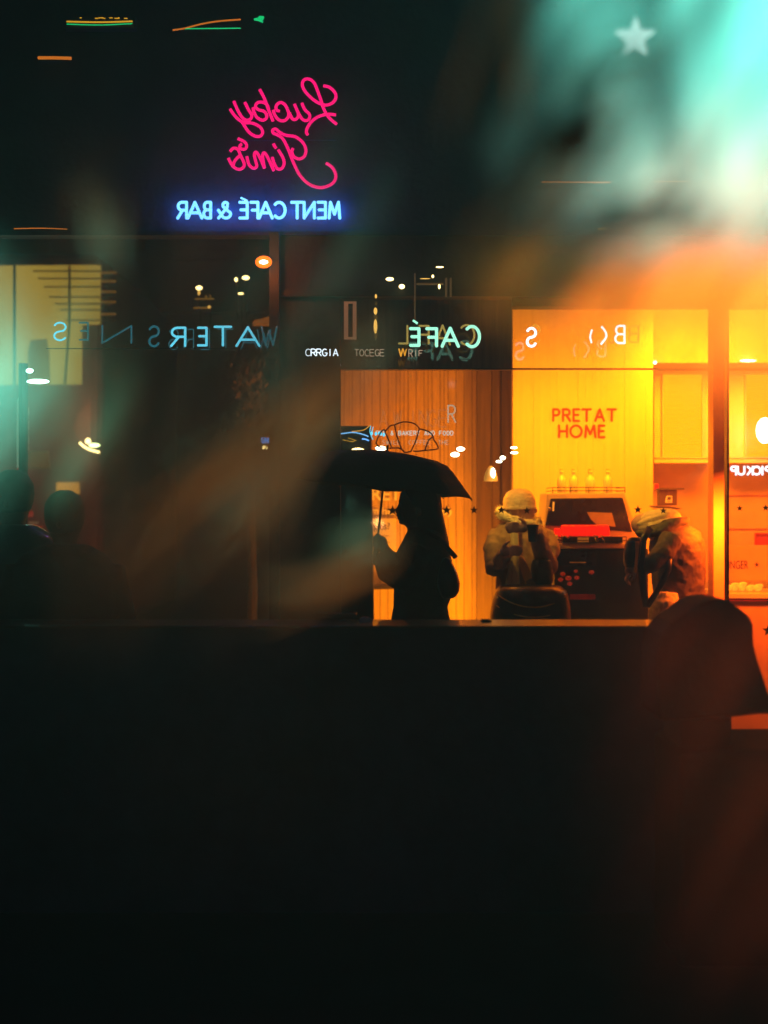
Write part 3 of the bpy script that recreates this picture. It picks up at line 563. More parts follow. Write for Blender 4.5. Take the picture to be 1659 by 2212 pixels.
# ================================================================ UMBRELLA PERSON
YP = 7.0; SP = K*YP
pr = thing('person', 'silhouetted person in a long black coat holding a wide umbrella in profile', 'person', (P(905, 0, YP).x, YP, 0))
b = MB()
head = [(1052,880,932,.055),(1058,870,944,.066),(1066,864.5,950,.074),(1076,862.5,953,.078),(1084,862,954,.079),(1091,863.5,955,.078),(1097,865,955,.076),(1104,865,954,.073),(1111,865,951,.068),(1118,867,947,.062),(1125,867.5,942,.056),(1131,869,938,.050),(1135,874,936,.047),(1140,879,934,.050),(1150,880,936,.058),(1165,878,940,.065)]
b.loft(body_rings(head, YP, 2.2))
nose = [(1086,861.5,.009),(1093,858.5,.011),(1099,855,.013),(1103.5,852.2,.016),(1106.5,854,.015),(1109.5,860,.010)]
b.loft([ell((P(x, 0, YP).x+P(868, 0, YP).x)/2, P(0, y, YP).z, (P(868, 0, YP).x-P(x, 0, YP).x)/2, w_, YP, 10) for y, x, w_ in nose])
for y, x, r in ((1113.2, 859.5, .0075), (1119.5, 861.5, .0075)): b.ball(P(x, y, YP), r, 1.3, 3.2, .8)      # lips
b.ball(P(868, 1127, YP), .016, 1, 1.2, .9); b.ball(P(863.5, 1083, YP), .010, .7, 4, .9)
for s_ in (-1, 1): b.ball(P(905, 1103, YP)+Vector((0, s_*.078, 0)), .03, .6, .35, 1)
hs = P(818, 1170, YP)                                                         # hand on the shaft
sh = [P(826, 1065, YP), P(814.4, 1168, YP)]
b.ball(P(824, 1176, YP), .034, .95, .75, 1.25, 14, 10)
b.tube([P(826, 1180, YP), P(838, 1196, YP), P(850, 1206, YP)], [.026, .028, .034], 12)
ax = P(815, 1172, YP)
for i, (dy, L) in enumerate(((-10, .9), (-3.5, 1.05), (3.5, 1.0), (10, .82))):
    base = P(826, 1172+dy, YP)+Vector((0, -.026, 0)); k1 = P(817, 1170+dy, YP)+Vector((0, -.032*L, 0)); k2 = P(808.5, 1171+dy, YP)+Vector((0, -.014, 0)); k3 = P(809, 1172.5+dy, YP)+Vector((0, .012*L, 0))
    b.tube([base, k1, k2, k3], [.0105, .010, .009, .0075], 8)
b.tube([P(826, 1168, YP)+Vector((0, .02, 0)), P(819, 1160, YP)+Vector((0, .022, 0)), P(812.5, 1154, YP)+Vector((0, .006, 0))], [.013, .011, .008], 8)
for s_ in (-1, 1): b.loft([ell(P(905, 0, YP).x+s_*.04+(.09*s_*(1-h) if h < .5 else 0)*0, h, .075-.03*(1-h/.95)*1.0, .085-.035*(1-h/.95), YP+s_*.09, 12) for h in (.06, .25, .5, .75, .95)])
for s_ in (-1, 1): b.loft([ell(P(905, 0, YP).x+s_*.04-.05, h, rx, .05, YP+s_*.09, 12) for h, rx in ((.0, .13), (.04, .135), (.08, .09), (.10, .05))])
b.build('body', M['skinD'], pr, remesh=.005)
b = MB()
hair = [(1050,884,936,.066),(1057,872,942,.080),(1066,870,946,.088),(1078,873,949,.091),(1090,878,952,.092),(1102,890,955,.093),(1116,896,958,.095),(1130,898,961,.098),(1145,896,964.5,.104),(1160,894,967.5,.11),(1178,890,971,.12),(1196,890,970,.12),(1214,900,964,.10)]
b.loft(body_rings(hair, YP, 2.3)); b.build('hair', M['hair'], pr, remesh=.009)
b = MB()
coatr = [(1138,884,944,.09),(1146,880,954,.13),(1156,876,960,.17),(1170,869,964,.20),(1185,860,968,.215),(1198,854.5,972,.215),(1212,853,976,.21),(1235,852,980,.20),(1260,851,980,.195),(1285,850,976,.19),(1304,850.5,968,.195),(1311,850,966,.195),(1330,846,970,.20),(1358,843,976,.215),(1410,838,984,.23),(1500,832,990,.25),(1560,830,992,.26)]
b.loft(body_rings(coatr, YP, 2.4, 28))
sA = P(905, 1182, YP)+Vector((0, -.17, 0))
b.tube([sA, P(892, 1215, YP)+Vector((0, -.19, 0)), P(868, 1248, YP)+Vector((0, -.17, 0)), P(845, 1228, YP)+Vector((0, -.10, 0)), P(828, 1200, YP)+Vector((0, -.03, 0))], [.075, .072, .066, .060, .044], 14)
b.tube([P(905, 1182, YP)+Vector((0, .17, 0)), P(893, 1235, YP)+Vector((0, .2, 0)), P(872, 1262, YP)+Vector((0, .16, 0)), P(836, 1236, YP)+Vector((0, .07, 0)), P(822, 1202, YP)+Vector((0, .03, 0))], [.075, .07, .062, .055, .040], 14)
b.build('coat', M['coat'], pr, remesh=.011, crumple=.008)
part('button', M['leather'], pr, lambda b: [b.ball(P(856-(i > 2)*4, 1215+i*32, YP)+Vector((0, -.07, 0)), .011, .6, 1, 1) for i in range(4)])
bk = thing('shoulder_bag', 'dark soft bag hanging behind the back of the umbrella silhouette', 'bag', P(990, 1290, 6.75))
b = MB(); b.loft(body_rings([(1205,956,972,.03),(1222,950,981,.05),(1240,946,989,.06),(1260,944,994,.07),(1278,948,992,.07),(1292,954,982,.05)], 6.72)); b.build('pouch', M['leather'], bk, remesh=.01)
b = MB(); b.tube([P(985, 1205, 6.74), P(950, 1165, 6.74), P(925, 1150, 6.78)], .012, 8, .4); b.build('strap', M['leather'], bk)
# umbrella
um = thing('umbrella', 'black umbrella held low over the silhouetted person', 'umbrella', P(814, 1175, YP))
apex = P(836, 975, YP); shaft_b = P(813.6, 1184, YP)
axis = (apex-shaft_b).normalized(); tiltm = Vector((0, 0, 1)).rotation_difference(axis).to_matrix()
prof = ((.0, 0), (.12, -.006), (.245, -.022), (.300, -.040), (.335, -.072), (.442, -.192))
NR = 8; seg = 8; rings = []
for j, (r_, z_) in enumerate(prof):
    ring = []
    for k in range(NR*seg):
        u = (k % seg)/seg; sag = math.sin(math.pi*u); a = 2*math.pi*k/(NR*seg)
        f = 1-.055*sag*(r_/.442); zz = z_-.018*sag*(r_/.442)**2 + (.028*sag if j == len(prof)-1 else 0)
        v = Vector((math.cos(a)*max(r_, .002)*f, math.sin(a)*max(r_, .002)*f, zz))
        ring.append(apex+tiltm @ v)
    rings.append(ring)
b = MB(); b.loft(rings, cap=False); o = b.build('canopy', M['coat'], um, smooth=True)
q = o.modifiers.new('solid', 'SOLIDIFY'); q.thickness = .002
b = MB()
for k in range(NR):
    a = 2*math.pi*k/NR; b.tube([apex+tiltm @ Vector((math.cos(a)*r_, math.sin(a)*r_, z_-.006)) for r_, z_ in prof], .0025, 6)
b.build('ribs', M['wire'], um)
b = MB()
for k in range(NR):
    a = 2*math.pi*k/NR; b.tube([apex-axis*.2, apex+tiltm @ Vector((math.cos(a)*.2, math.sin(a)*.2, -.035))], .002, 6)
b.build('stretchers', M['wire'], um)
b = MB(); b.tube([apex+axis*.03, shaft_b-axis*.02], .0055, 10); b.build('shaft', M['wire'], um, smooth=True)
b = MB(); b.tube([shaft_b+axis*.07, shaft_b, shaft_b-axis*.07, shaft_b-axis*.085], [.013, .015, .014, .006], 12); b.build('handle', M['leather'], um, smooth=True)
b = MB(); b.tube([apex, apex+axis*.012], [.008, .004], 8); b.build('ferrule', M['wire'], um)
# ================================================================ PERSON IN CREAM CAP
YB = 8.75
pb = thing('person', 'person in cream knitted cap and tan padded jacket holding a cup before the coffee machine', 'person', (P(1125, 0, YB).x, YB, 0))
cx = P(1127, 0, YB).x
def zz(y, Y=YB): return P(0, y, Y).z
b = MB()
b.loft(body_rings([(1064,1108,1142,.05),(1070,1098,1150,.075),(1080,1094,1153,.088),(1092,1096,1155,.09),(1104,1099,1155,.086),(1114,1102,1155,.075),(1122,1108,1153,.06),(1128,1115,1148,.045),(1135,1112,1143,.055),(1150,1108,1146,.06)], YB))
b.ball(P(1157, 1103, YB)+Vector((-.004, -.02, 0)), .014, 1.2, .9, 1.1); b.ball(P(1153, 1112, YB)+Vector((-.004, -.035, 0)), .008, 1.2, 2, .7)
b.ball(P(1150, 1094, YB)+Vector((0, -.055, 0)), .010, 1, .8, .5); b.ball(P(1118, 1101, YB)+Vector((0, -.083, 0)), .026, .6, .4, 1.1)
for side, wr, dirx in ((0, P(1086, 1190, YB-.28), 1), (1, P(1135, 1140, YB-.3), -1)):
    b.ball(wr+Vector((dirx*.02, 0, 0)), .036, 1.15, .6, .85, 14, 10)
    for i in range(4):
        y0 = .026-i*.017; L = (.95, 1.05, 1, .8)[i]
        b.tube([wr+Vector((dirx*.045, -.012, y0)), wr+Vector((dirx*(.045+.034*L), -.03, y0+.004)), wr+Vector((dirx*(.05+.06*L), -.018, y0-.002)), wr+Vector((dirx*(.05+.066*L), .006, y0-.004))], [.0095, .009, .0085, .007], 8)
    b.tube([wr+Vector((0, -.01, .024)), wr+Vector((dirx*.022, -.02, .048)), wr+Vector((dirx*.045, -.012, .058))], [.012, .0105, .008], 8)
for s_ in (-1, 1):
    b.loft([ell(cx+s_*.09, h, r_, r_, YB, 14) for h, r_ in ((.08, .05), (.3, .06), (.5, .068), (.8, .085), (.95, .09))]); b.loft([ell(cx+s_*.09, h, .05, r_, YB-.06, 14) for h, r_ in ((.02, .13), (.06, .13), (.10, .09))])
b.build('body', M['skin'], pb, remesh=.0065)
b = MB(); b.loft(body_rings([(1056,1113,1134,.03),(1059,1102,1143,.06),(1065,1093,1150,.085),(1075,1088,1155,.102),(1086,1086,1157,.107),(1094,1087,1157,.106),(1096,1085,1159,.11),(1101,1086,1159,.108)], YB, 2.1)); b.build('knitted_cap', M['cap'], pb, remesh=.007, crumple=.006)
b = MB(); ring = []
for k in range(25):
    a = math.pi*2*k/24; ring.append(Vector((P(1120, 0, YB).x+math.cos(a)*.118, YB-.02+math.sin(a)*.12, zz(1117)-.030*math.cos(a)+.03*math.sin(a))))
b.tube(ring, [.026+.005*math.sin(k*2.3) for k in range(25)], 12); random.seed(3)
for k in range(900):
    p_ = ring[random.randrange(24)].lerp(ring[random.randrange(1, 25)], 0) if False else ring[random.randrange(24)]; i_ = random.random(); k0 = random.randrange(24); p_ = ring[k0].lerp(ring[k0+1], i_)
    d_ = Vector((random.gauss(0, 1), random.gauss(0, 1), random.gauss(0, 1)-.3)).normalized(); u_ = d_.orthogonal().normalized()*.004; L_ = random.uniform(.032, .052)
    b.add([p_+d_*.02+u_, p_+d_*.02-u_, p_+d_*L_], [(0, 1, 2)])
b.build('fur_collar', M['fur'], pb, smooth=True)
b = MB()
b.loft(body_rings([(1122,1096,1152,.10),(1132,1080,1168,.13),(1142,1070,1180,.15),(1160,1066,1188,.165),(1185,1068,1192,.17),(1215,1070,1192,.175),(1245,1072,1192,.18),(1270,1072,1190,.18),(1290,1078,1186,.17)], YB, 2.5, 28))
b.tube([P(1078, 1150, YB), P(1064, 1185, YB)+Vector((0, -.06, 0)), P(1066, 1228, YB)+Vector((0, -.12, 0)), P(1076, 1212, YB)+Vector((0, -.2, 0)), P(1083, 1193, YB)+Vector((0, -.26, 0))], [.062, .066, .062, .055, .042], 14)
b.tube([P(1176, 1155, YB), P(1186, 1190, YB)+Vector((0, -.06, 0)), P(1180, 1222, YB)+Vector((0, -.14, 0)), P(1160, 1185, YB)+Vector((0, -.24, 0)), P(1146, 1148, YB)+Vector((0, -.29, 0))], [.062, .066, .064, .056, .042], 14)
b.build('padded_jacket', M['jacket'], pb, remesh=.009, crumple=.02)
b = MB(); b.loft([[P(x, y, YB)+Vector((0, -.19-dz, 0)) for x, dz in ((1100, 0), (1118, 0), (1118, .03), (1100, .03))] if False else [P(xa, y, YB)+Vector((0, -.15, 0)), P(xb, y, YB)+Vector((0, -.15, 0)), P(xb, y, YB)+Vector((0, -.205, 0)), P(xa, y, YB)+Vector((0, -.205, 0))] for y, xa, xb in ((1126, 1098, 1112), (1160, 1098, 1114), (1200, 1098, 1116), (1240, 1090, 1116), (1262, 1086, 1117))]); b.build('shirt', M['apron'], pb, bevel=.008)
part('pocket_flap', M['piping'], pb, lambda b: (b.prism([(1122,1196),(1132,1204),(1150,1240),(1152,1248),(1134,1258),(1120,1215)], YB-.225, .03)), bevel=.008)
part('zip', M['piping'], pb, lambda b: pline(b, [(1119,1150),(1121,1185),(1128,1225),(1140,1280)], YB-.2, .004))
b = MB(); c = P(1151, 1152, YB-.34); b.loft([ell(c.x, c.z+h, r_, r_, c.y, 16) for h, r_ in ((-.05, .026), (.04, .034), (.045, .037), (.052, .036))]); tag(b.build('paper_cup', M['leather'], smooth=True), 'dark cup held up at the chest of the person in the cream cap', 'cup')
# dark side bag
b = MB(); b.loft(body_rings([(1208,1150,1190,.05),(1225,1146,1194,.07),(1252,1150,1196,.07),(1262,1158,1192,.05)], YB-.24)); tag(b.build('side_bag', M['leather'], remesh=.009), 'black bag hanging at the waist of the person in the cream cap', 'bag')
# ================================================================ TUB CHAIR
tc = thing('tub_chair', 'black rounded tub chair with yellow piping in front of the cream capped person', 'chair', P(1140, 1480, 8.25))
YC = 8.3
b = MB(); b.loft(body_rings([(1266,1080,1212,.19),(1275,1072,1222,.22),(1290,1066,1228,.235),(1315,1060,1231,.24),(1352,1056,1232,.24),(1420,1064,1226,.23)], YC, 2.6, 30)); b.build('shell', M['leather'], tc, smooth=True)
def pipe(y0, y1, ex): 
    pts = []
    for i in range(17):
        t_ = i/16; a = math.pi*(1.18+.64*t_)
        pts.append(Vector((P(1144, 0, YC).x+math.cos(a)*(.236+ex), YC+math.sin(a)*.248, P(0, y0+(y1-y0)*math.sin(math.pi*t_), YC).z)))
    return pts
for y0, y1 in ((1286, 1306), (1311, 1327), (1334, 1348)):
    b = MB(); b.tube(pipe(y0-6, y1, .004), .004, 6); b.build('piping', M['piping'], tc)
for sx in (-1, 1):
    for sy in (-1, 1):
        b = MB(); c = Vector((P(1144, 0, YC).x+sx*.15, YC+sy*.14, 0)); b.tube([c, c+Vector((-sx*.03, -sy*.03, .45))], [.012, .018], 8); b.build('leg', M['wire'], tc)
# ================================================================ BENDING PERSON
YD = 8.55
pd = thing('person', 'person bending forward in a brown jacket and pale cap between machine and column', 'person', (P(1465, 0, YD).x, YD, 0))
b = MB()
b.ball(P(1397, 1133, YD), .085, 1.15, .85, .85, 18, 12); b.ball(P(1376, 1142, YD), .02, 1, .8, 1); b.ball(P(1384, 1152, YD), .03, 1, 1, .7)
b.tube([P(1410, 1140, YD), P(1432, 1160, YD)], [.06, .07], 12)
wr = P(1362, 1232, YD-.2)
b.ball(wr, .036, 1, .7, 1.1)
for i in range(4):
    b.tube([wr+Vector((-.012, -.024+i*.016, -.025)), wr+Vector((-.028, -.026+i*.017, -.055)), wr+Vector((-.018, -.026+i*.017, -.08+.004*i)), wr+Vector((0, -.024+i*.016, -.085+.005*i))], [.0095, .009, .008, .007], 8)
b.tube([wr+Vector((.02, -.02, -.01)), wr+Vector((.015, -.03, -.045)), wr+Vector((.0, -.03, -.062))], [.012, .010, .008], 8)
for s_ in (-1, 1):
    b.loft([ell(P(1470, 0, YD).x, h, r_, r_, YD+s_*.1, 14) for h, r_ in ((.08, .05), (.3, .06), (.5, .07), (.8, .09), (.95, .1))]); b.loft([ell(P(1458, 0, YD).x, h, r_, .05, YD+s_*.1, 14) for h, r_ in ((.02, .13), (.06, .13), (.10, .09))])
b.build('body', M['skin'], pd, remesh=.0065)
b = MB(); b.loft([[v for v in r] for r in body_rings([(1098,1425,1448,.03),(1102,1405,1460,.07),(1108,1388,1468,.09),(1118,1377,1472,.10),(1128,1374,1470,.10),(1136,1376,1462,.095),(1141,1382,1440,.07)], YD, 2.2)]); b.tube([P(1376, 1133, YD-.05), P(1400, 1124, YD-.09), P(1440, 1112, YD-.09)], [.012, .018, .01], 8); b.tube([P(1380, 1143, YD-.05), P(1404, 1136, YD-.1), P(1446, 1124, YD-.1)], [.012, .016, .01], 8); b.build('pale_cap', M['cap'], pd, remesh=.007, crumple=.012)
b = MB()
b.tube([P(1376, 1152, YD-.05), P(1400, 1152, YD-.08), P(1428, 1142, YD-.09), P(1452, 1130, YD-.08), P(1484, 1124, YD-.03)], [.02, .032, .04, .036, .02], 12, 1.8); b.build('hood', M['olive'], pd, remesh=.009, crumple=.03)
b = MB()
b.loft(body_rings([(1136,1440,1490,.08),(1142,1425,1502,.12),(1152,1412,1512,.155),(1168,1406,1518,.175),(1190,1404,1521,.18),(1215,1406,1522,.18),(1245,1410,1521,.175),(1275,1412,1519,.17),(1300,1420,1518,.165)], YD, 2.4, 28))
b.tube([P(1440, 1160, YD)+Vector((0, -.15, 0)), P(1418, 1195, YD)+Vector((0, -.2, 0)), P(1392, 1215, YD)+Vector((0, -.21, 0)), P(1368, 1229, YD)+Vector((0, -.2, 0))], [.07, .064, .055, .042], 14)
b.build('jacket', M['jacket2'], pd, remesh=.009, crumple=.018)
b = MB(); b.loft(body_rings([(1278,1412,1462,.10),(1300,1404,1468,.13),(1330,1402,1475,.14),(1370,1405,1480,.14)], YD-.1, 2.4)); b.build('trousers', M['apron'], pd, remesh=.009, crumple=.03)
b = MB(); b.tube([P(1404, 1140, YD-.18), P(1390, 1165, YD-.22), P(1385, 1210, YD-.24), P(1388, 1260, YD-.24), P(1396, 1310, YD-.2)], .021, 10, .4); b.tube([P(1448, 1185, YD-.2), P(1444, 1230, YD-.26), P(1425, 1268, YD-.26), P(1398, 1310, YD-.22)], .018, 10, .4)
tag(b.build('backpack_strap', M['leather'], smooth=True), 'long black strap looped across the bending person', 'strap')
bb = thing('shoulder_bag', 'black bag with an orange stripe hanging in front of the bending person', 'bag', P(1364, 1230, YD-.3))
b = MB(); b.loft(body_rings([(1160,1362,1382,.03),(1170,1352,1386,.05),(1190,1347,1384,.06),(1212,1346,1380,.06),(1226,1350,1376,.04)], YD-.3)); b.build('pouch', M['leather'], bb, remesh=.008)
b = MB(); b.prism([(1374,1170),(1382,1170),(1379,1200),(1375,1238),(1371,1236),(1374,1200)], YD-.385, .03); b.build('stripe', M['piping'], bb)
# ================================================================ LOW WALL, LEDGE AND THINGS ON IT
lw = thing('low_wall', 'dark low parapet with a varnished ledge across the whole foreground', 'low wall', (0, 5.5, 0))
xe = P(1580, 0, 5.5).x
part('wall', M['low'], lw, lambda b: b.box((-4, 5.5, .0), (xe, 5.72, P(0, 1357, 5.5).z)))
part('ledge', M['ledge'], lw, lambda b: b.box((-4, 5.47, P(0, 1357, 5.5).z+.002), (P(1545, 0, 5.5).x, 5.80, P(0, 1353, 5.5).z+.004)), bevel=.004)
o = part('cream_bowl', M['paper'], None, lambda b: b.loft([ell(P(790, 0, 5.7).x, P(0, y, 5.7).z, r_*K*5.7, r_*K*5.7, 5.68, 16) for y, r_ in ((1352, 14), (1342, 15), (1335, 12), (1332, 7))]), smooth=True); tag(o, 'small cream upturned bowl on the ledge at the foot of the dark cabinet', 'bowl')
o = part('black_box', M['black'], None, lambda b: b.pbox(1040, 1339, 1062, 1353, 5.65, .06), bevel=.006); tag(o, 'small black box on the ledge at the left of the tub chair', 'box')
o = part('folded_tray', M['ledge'], None, lambda b: b.pbox(686, 1326, 770, 1330, 5.7, .08)); tag(o, 'flat wooden tray left of the cream bowl on the ledge', 'tray')
# armchair at right foreground
ac = thing('armchair', 'dark upholstered armchair back at the lower right edge', 'armchair', P(1620, 1700, 4.9))
b = MB(); b.prism([(1420,1420),(1432,1372),(1455,1345),(1480,1328),(1510,1306),(1545,1292),(1578,1298),(1605,1318),(1624,1335),(1631,1352),(1632,1392),(1640,1425),(1652,1462),(1664,1500),(1700,1545),(1640,1545),(1600,1550),(1420,1560)], 4.9, .35)
b.build('backrest', mat('brown_upholstery', (.05, .022, .014), .85, var=.4, vscale=6, bump=.5), ac, bevel=.03)
part('seat', M['coat'], ac, lambda b: b.prism([(1470,1622),(1900,1618),(1960,2120),(1470,2120)], 4.85, .5), bevel=.03)
part('arm_post', M['black'], ac, lambda b: b.prism([(1470,1555),(1579,1555),(1580,1625),(1470,1625)], 4.95, .3))
for x in (1500, 1720):
    b = MB(); q = P(x, 0, 5.1); b.tube([(q.x, 5.1, 0), (q.x, 5.1, .35)], [.02, .028], 10); b.build('leg', M['black'], ac)
# ================================================================ LEFT STREET
db = thing('dark_street_building', 'unlit dark building beyond the bus across the street', 'building', (-3, 19, 0))
part('wall', M['dark'], db, lambda b: b.box((-14, 19, 0), (0, 22, 12)))
part('cornice', M['black'], db, lambda b: [b.box((-14, 18.85, h), (0, 19, h+.25)) for h in (4.2, 7.6, 10.8)])
for i in range(7):
    for h in (5, 8.2): 
        fo = part('window', M['black'], db, lambda b: b.box((-9+i*1.25, 18.93, h), (-8.2+i*1.25, 19, h+1.7)))
        part('sill', M['awning'], db, lambda b: b.box((-9.05+i*1.25, 18.85, h-.1), (-8.15+i*1.25, 18.93, h-.003)))
YBUS = 14
bs = thing('double_decker_bus', 'maroon double decker bus at the left edge with its upper deck lit yellow', 'bus', (P(60, 0, YBUS).x, YBUS, 0))
xr = P(222, 0, YBUS).x; xl = xr-2.5; zt = P(0, 545, YBUS).z
part('body', M['bus'], bs, lambda b: b.box((xl, YBUS, .35), (xr, YBUS+9, zt)), bevel=.12)
part('rear_window', M['busglow'], bs, lambda b: b.prism([(-150,575),(217,572),(216,700),(177,702),(176,830),(-150,832)], YBUS-.02, .03))
def slats(b):
    for i, y in enumerate((584, 600, 618, 640, 655, 668, 690)): b.pbox(70+i*12, y, 250-(i%3)*9, y+2.4, YBUS-.05, .02)
part('window_blind', M['brown'], bs, slats)
part('window_post', M['brown'], bs, lambda b: (b.pbox(28, 572, 33, 832, YBUS-.045, .03)))
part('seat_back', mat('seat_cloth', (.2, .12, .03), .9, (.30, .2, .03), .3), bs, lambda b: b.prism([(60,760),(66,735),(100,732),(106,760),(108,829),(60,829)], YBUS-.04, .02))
part('grab_rail', M['brown'], bs, lambda b: b.tube([P(150, 574, YBUS-.06), P(150, 700, YBUS-.06), P(140, 829, YBUS-.06)], .012))
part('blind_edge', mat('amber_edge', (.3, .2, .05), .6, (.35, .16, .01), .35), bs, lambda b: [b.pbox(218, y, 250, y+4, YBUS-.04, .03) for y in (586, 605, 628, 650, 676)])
part('lower_window', M['busdim'], bs, lambda b: b.prism([(60,974),(104,974),(109,1013),(60,1013)], YBUS-.02, .03), bevel=.01)
part('teal_sheen_strip', mat('teal_sheen', (.5, .6, .55), .4, (.15, .5, .4), .3), bs, lambda b: b.pbox(37, 860, 40, 1010, YBUS-.05, .05))  # teal sheen on the bus edge, put on as a glowing strip
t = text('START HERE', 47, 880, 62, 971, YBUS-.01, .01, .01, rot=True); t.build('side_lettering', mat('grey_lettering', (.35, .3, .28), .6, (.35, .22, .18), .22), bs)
part('tail_light', M['redlight'], bs, lambda b: b.pbox(39, 1009, 45, 1045, YBUS-.06, .06), bevel=.02)
part('tail_light', M['redlight'], bs, lambda b: b.pbox(46, 1078, 52, 1104, YBUS-.06, .06), bevel=.02)
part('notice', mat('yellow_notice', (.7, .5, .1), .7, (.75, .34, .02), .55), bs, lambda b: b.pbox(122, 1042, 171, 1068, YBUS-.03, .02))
part('bumper', M['chrome'], bs, lambda b: (b.pbox(-200, 1146, 96, 1149, YBUS-.18, .15), b.pbox(-200, 1186, 88, 1188, YBUS-.18, .15)))
part('engine_cover', mat('grey_cover', (.12, .15, .13), .5, var=.4), bs, lambda b: b.pbox(-180, 1150, 96, 1184, YBUS-.12, .1), bevel=.02)
part('number_plate', M['paper'], bs, lambda b: b.pbox(62, 1127, 82, 1132, YBUS-.14, .02))
for (x0, y0, x1, y1) in ((70, 1136, 90, 1144), (46, 1150, 54, 1176), (64, 1190, 84, 1198), (44, 1206, 56, 1216), (56, 1105, 70, 1116)):
    part('reflector', M['reddim'], bs, lambda b: b.pbox(x0, y0, x1, y1, YBUS-.16, .03))
part('light_strip', mat('pale_strip', (.5, .6, .5), .4, (.5, .85, .7), .7), bs, lambda b: (b.pbox(46, 1146.5, 96, 1149, YBUS-.21, .02), b.pbox(48, 1186, 70, 1187.5, YBUS-.21, .02)))
part('step', M['steel'], bs, lambda b: b.prism([(42,1196),(54,1190),(84,1222),(80,1234),(62,1226)], YBUS-.3, .1), bevel=.02)
for sx in (0, 1):
    b = MB(); c = Vector((xl+.3+sx*1.9, YBUS+1.2, .48)); b.tube([c-Vector((.15, 0, 0)), c+Vector((.15, 0, 0))], .48, 24); b.build('wheel', M['rubber'], bs)
light('bus_rear_fill', 'POINT', P(150, 900, 13.2), 14, (1, .25, .08), .3)  # point light outside the bus, shining on its rear
# teal lamp
sl_ = thing('street_signal_lamp', 'fierce teal white lamp flaring at the left edge', 'lamp', P(80, 835, 9))
b = MB(); b.ball(P(82, 824, 9), 1, .072, .03, .014, 18, 8); b.build('lens', M['tealbulb'], sl_, smooth=True)
b = MB(); b.ball(P(64, 801, 9), .018, 1.3, .8, .8); b.build('upper_lens', M['tealbulb'], sl_, smooth=True)
q = P(50, 0, 9.1); part('pole', M['black'], sl_, lambda b: b.tube([(q.x, 9.1, 0), (q.x, 9.1, 2.5)], .03))
light('signal_glow', 'POINT', P(80, 835, 8.7), 3, TEAL, .06)
# orange street lamps
lm = thing('wall_lamp', 'large glowing orange oval lamp under the blue neon words', 'wall lamp', P(569, 566, 7.85))
b = MB(); b.ball(P(569.5, 566, 7.85), 1, .027, .03, .016, 20, 12); b.build('globe', M['bulbw'], lm, smooth=True)
b = MB(); c = P(569.5, 566, 7.82); b.tube([c+Vector((math.cos(a)*.035, 0, math.sin(a)*.023)) for a in [2*math.pi*k/24 for k in range(25)]], .011, 8); b.build('rim', M['bulbo'], lm, smooth=True)
part('arm', M['black'], lm, lambda b: b.tube([P(569.5, 566, 7.88), P(569.5, 566, 7.93), P(592, 570, 7.93)], .008))
light('lamp_glow', 'POINT', P(569, 566, 7.7), 5, (1, .16, .02), .05)
for i, (x, y, rx, rz, m_, lab) in enumerate(((430, 622, .025, .016, 'bulb', 'small warm lamp high over the letter E'), (531, 600, .028, .016, 'bulb', 'wider warm lamp left under the orange oval lamp'), (510, 604, .012, .016, 'bulb', 'tiny warm lamp left of the wider one'), (520, 634, .022, .006, 'bulb', 'curved dim lamp under the pair of warm lamps'), (452, 663, .012, .010, 'dimbulb', 'dim round lamp above the letter T'), (430, 632, .01, .02, 'dimbulb', 'dim drop lamp below the one over the letter E'), (572, 967, .018, .014, 'bulb', 'small yellow lamp under the tiny blue sign'))):
    Y = 11; lp = thing('wall_lantern', lab, 'lantern', P(x, y, Y), 'small lamps across the street')
    b = MB(); b.ball(P(x, y, Y), 1, rx, .02, rz, 12, 8); b.build('globe', M[m_], lp, smooth=True)
    b = MB(); q = P(x, y, Y+.04); b.tube([q, q+Vector((0, .1, .0)), q+Vector((0, .1, -.3))], .006, 6); b.build('bracket', M['black'], lp)
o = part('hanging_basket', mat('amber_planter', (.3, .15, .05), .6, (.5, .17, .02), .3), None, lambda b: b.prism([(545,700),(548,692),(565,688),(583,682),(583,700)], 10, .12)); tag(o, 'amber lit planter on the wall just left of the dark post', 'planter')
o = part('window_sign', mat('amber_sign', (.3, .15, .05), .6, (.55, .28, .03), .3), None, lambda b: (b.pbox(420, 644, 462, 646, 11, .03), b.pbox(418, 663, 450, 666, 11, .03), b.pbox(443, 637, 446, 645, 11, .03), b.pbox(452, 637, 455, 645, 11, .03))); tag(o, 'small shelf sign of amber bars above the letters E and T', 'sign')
ub = thing('small_blue_sign', 'tiny blue neon letters beside the dark post', 'neon sign', P(578, 955, 9.5))
b = MB(); letter(b, 'U', 566, 571, 946, 956, 9.5, .005, False); letter(b, 'N', 573, 578, 946, 956, 9.5, .004, False); letter(b, 'I', 578, 582, 946, 956, 9.5, .004, False); b.build('letters', glow('blue_letters', (.08, .35, 1), 1.4), ub)
# yellow lights cluster at left
yl = thing('yellow_lamp_cluster', 'cluster of yellow lamps with a slanted strip on the bus side', 'lamp', P(190, 978, 12.5))
b = MB(); b.ball(P(190, 953, 12.5), .026); b.build('round_lamp', M['bulb'], yl, smooth=True)
b = MB(); b.ball(P(204, 962, 12.5), 1, .05, .03, .018, 12, 8); b.build('oval_lamp', glow('green_white_bulb', (.8, 1, .35), 6), yl, smooth=True)
b = MB(); pline(b, [(172,956),(182,965),(196,972),(215,977)], 12.5, [.006]*5+[.012]*4+[.016]*3+[.01] if False else .010); b.build('slanted_strip', M['bulb'], yl, smooth=True)
light('yellow_glow', 'POINT', P(195, 962, 12.2), 3, (1, .7, .12), .05)
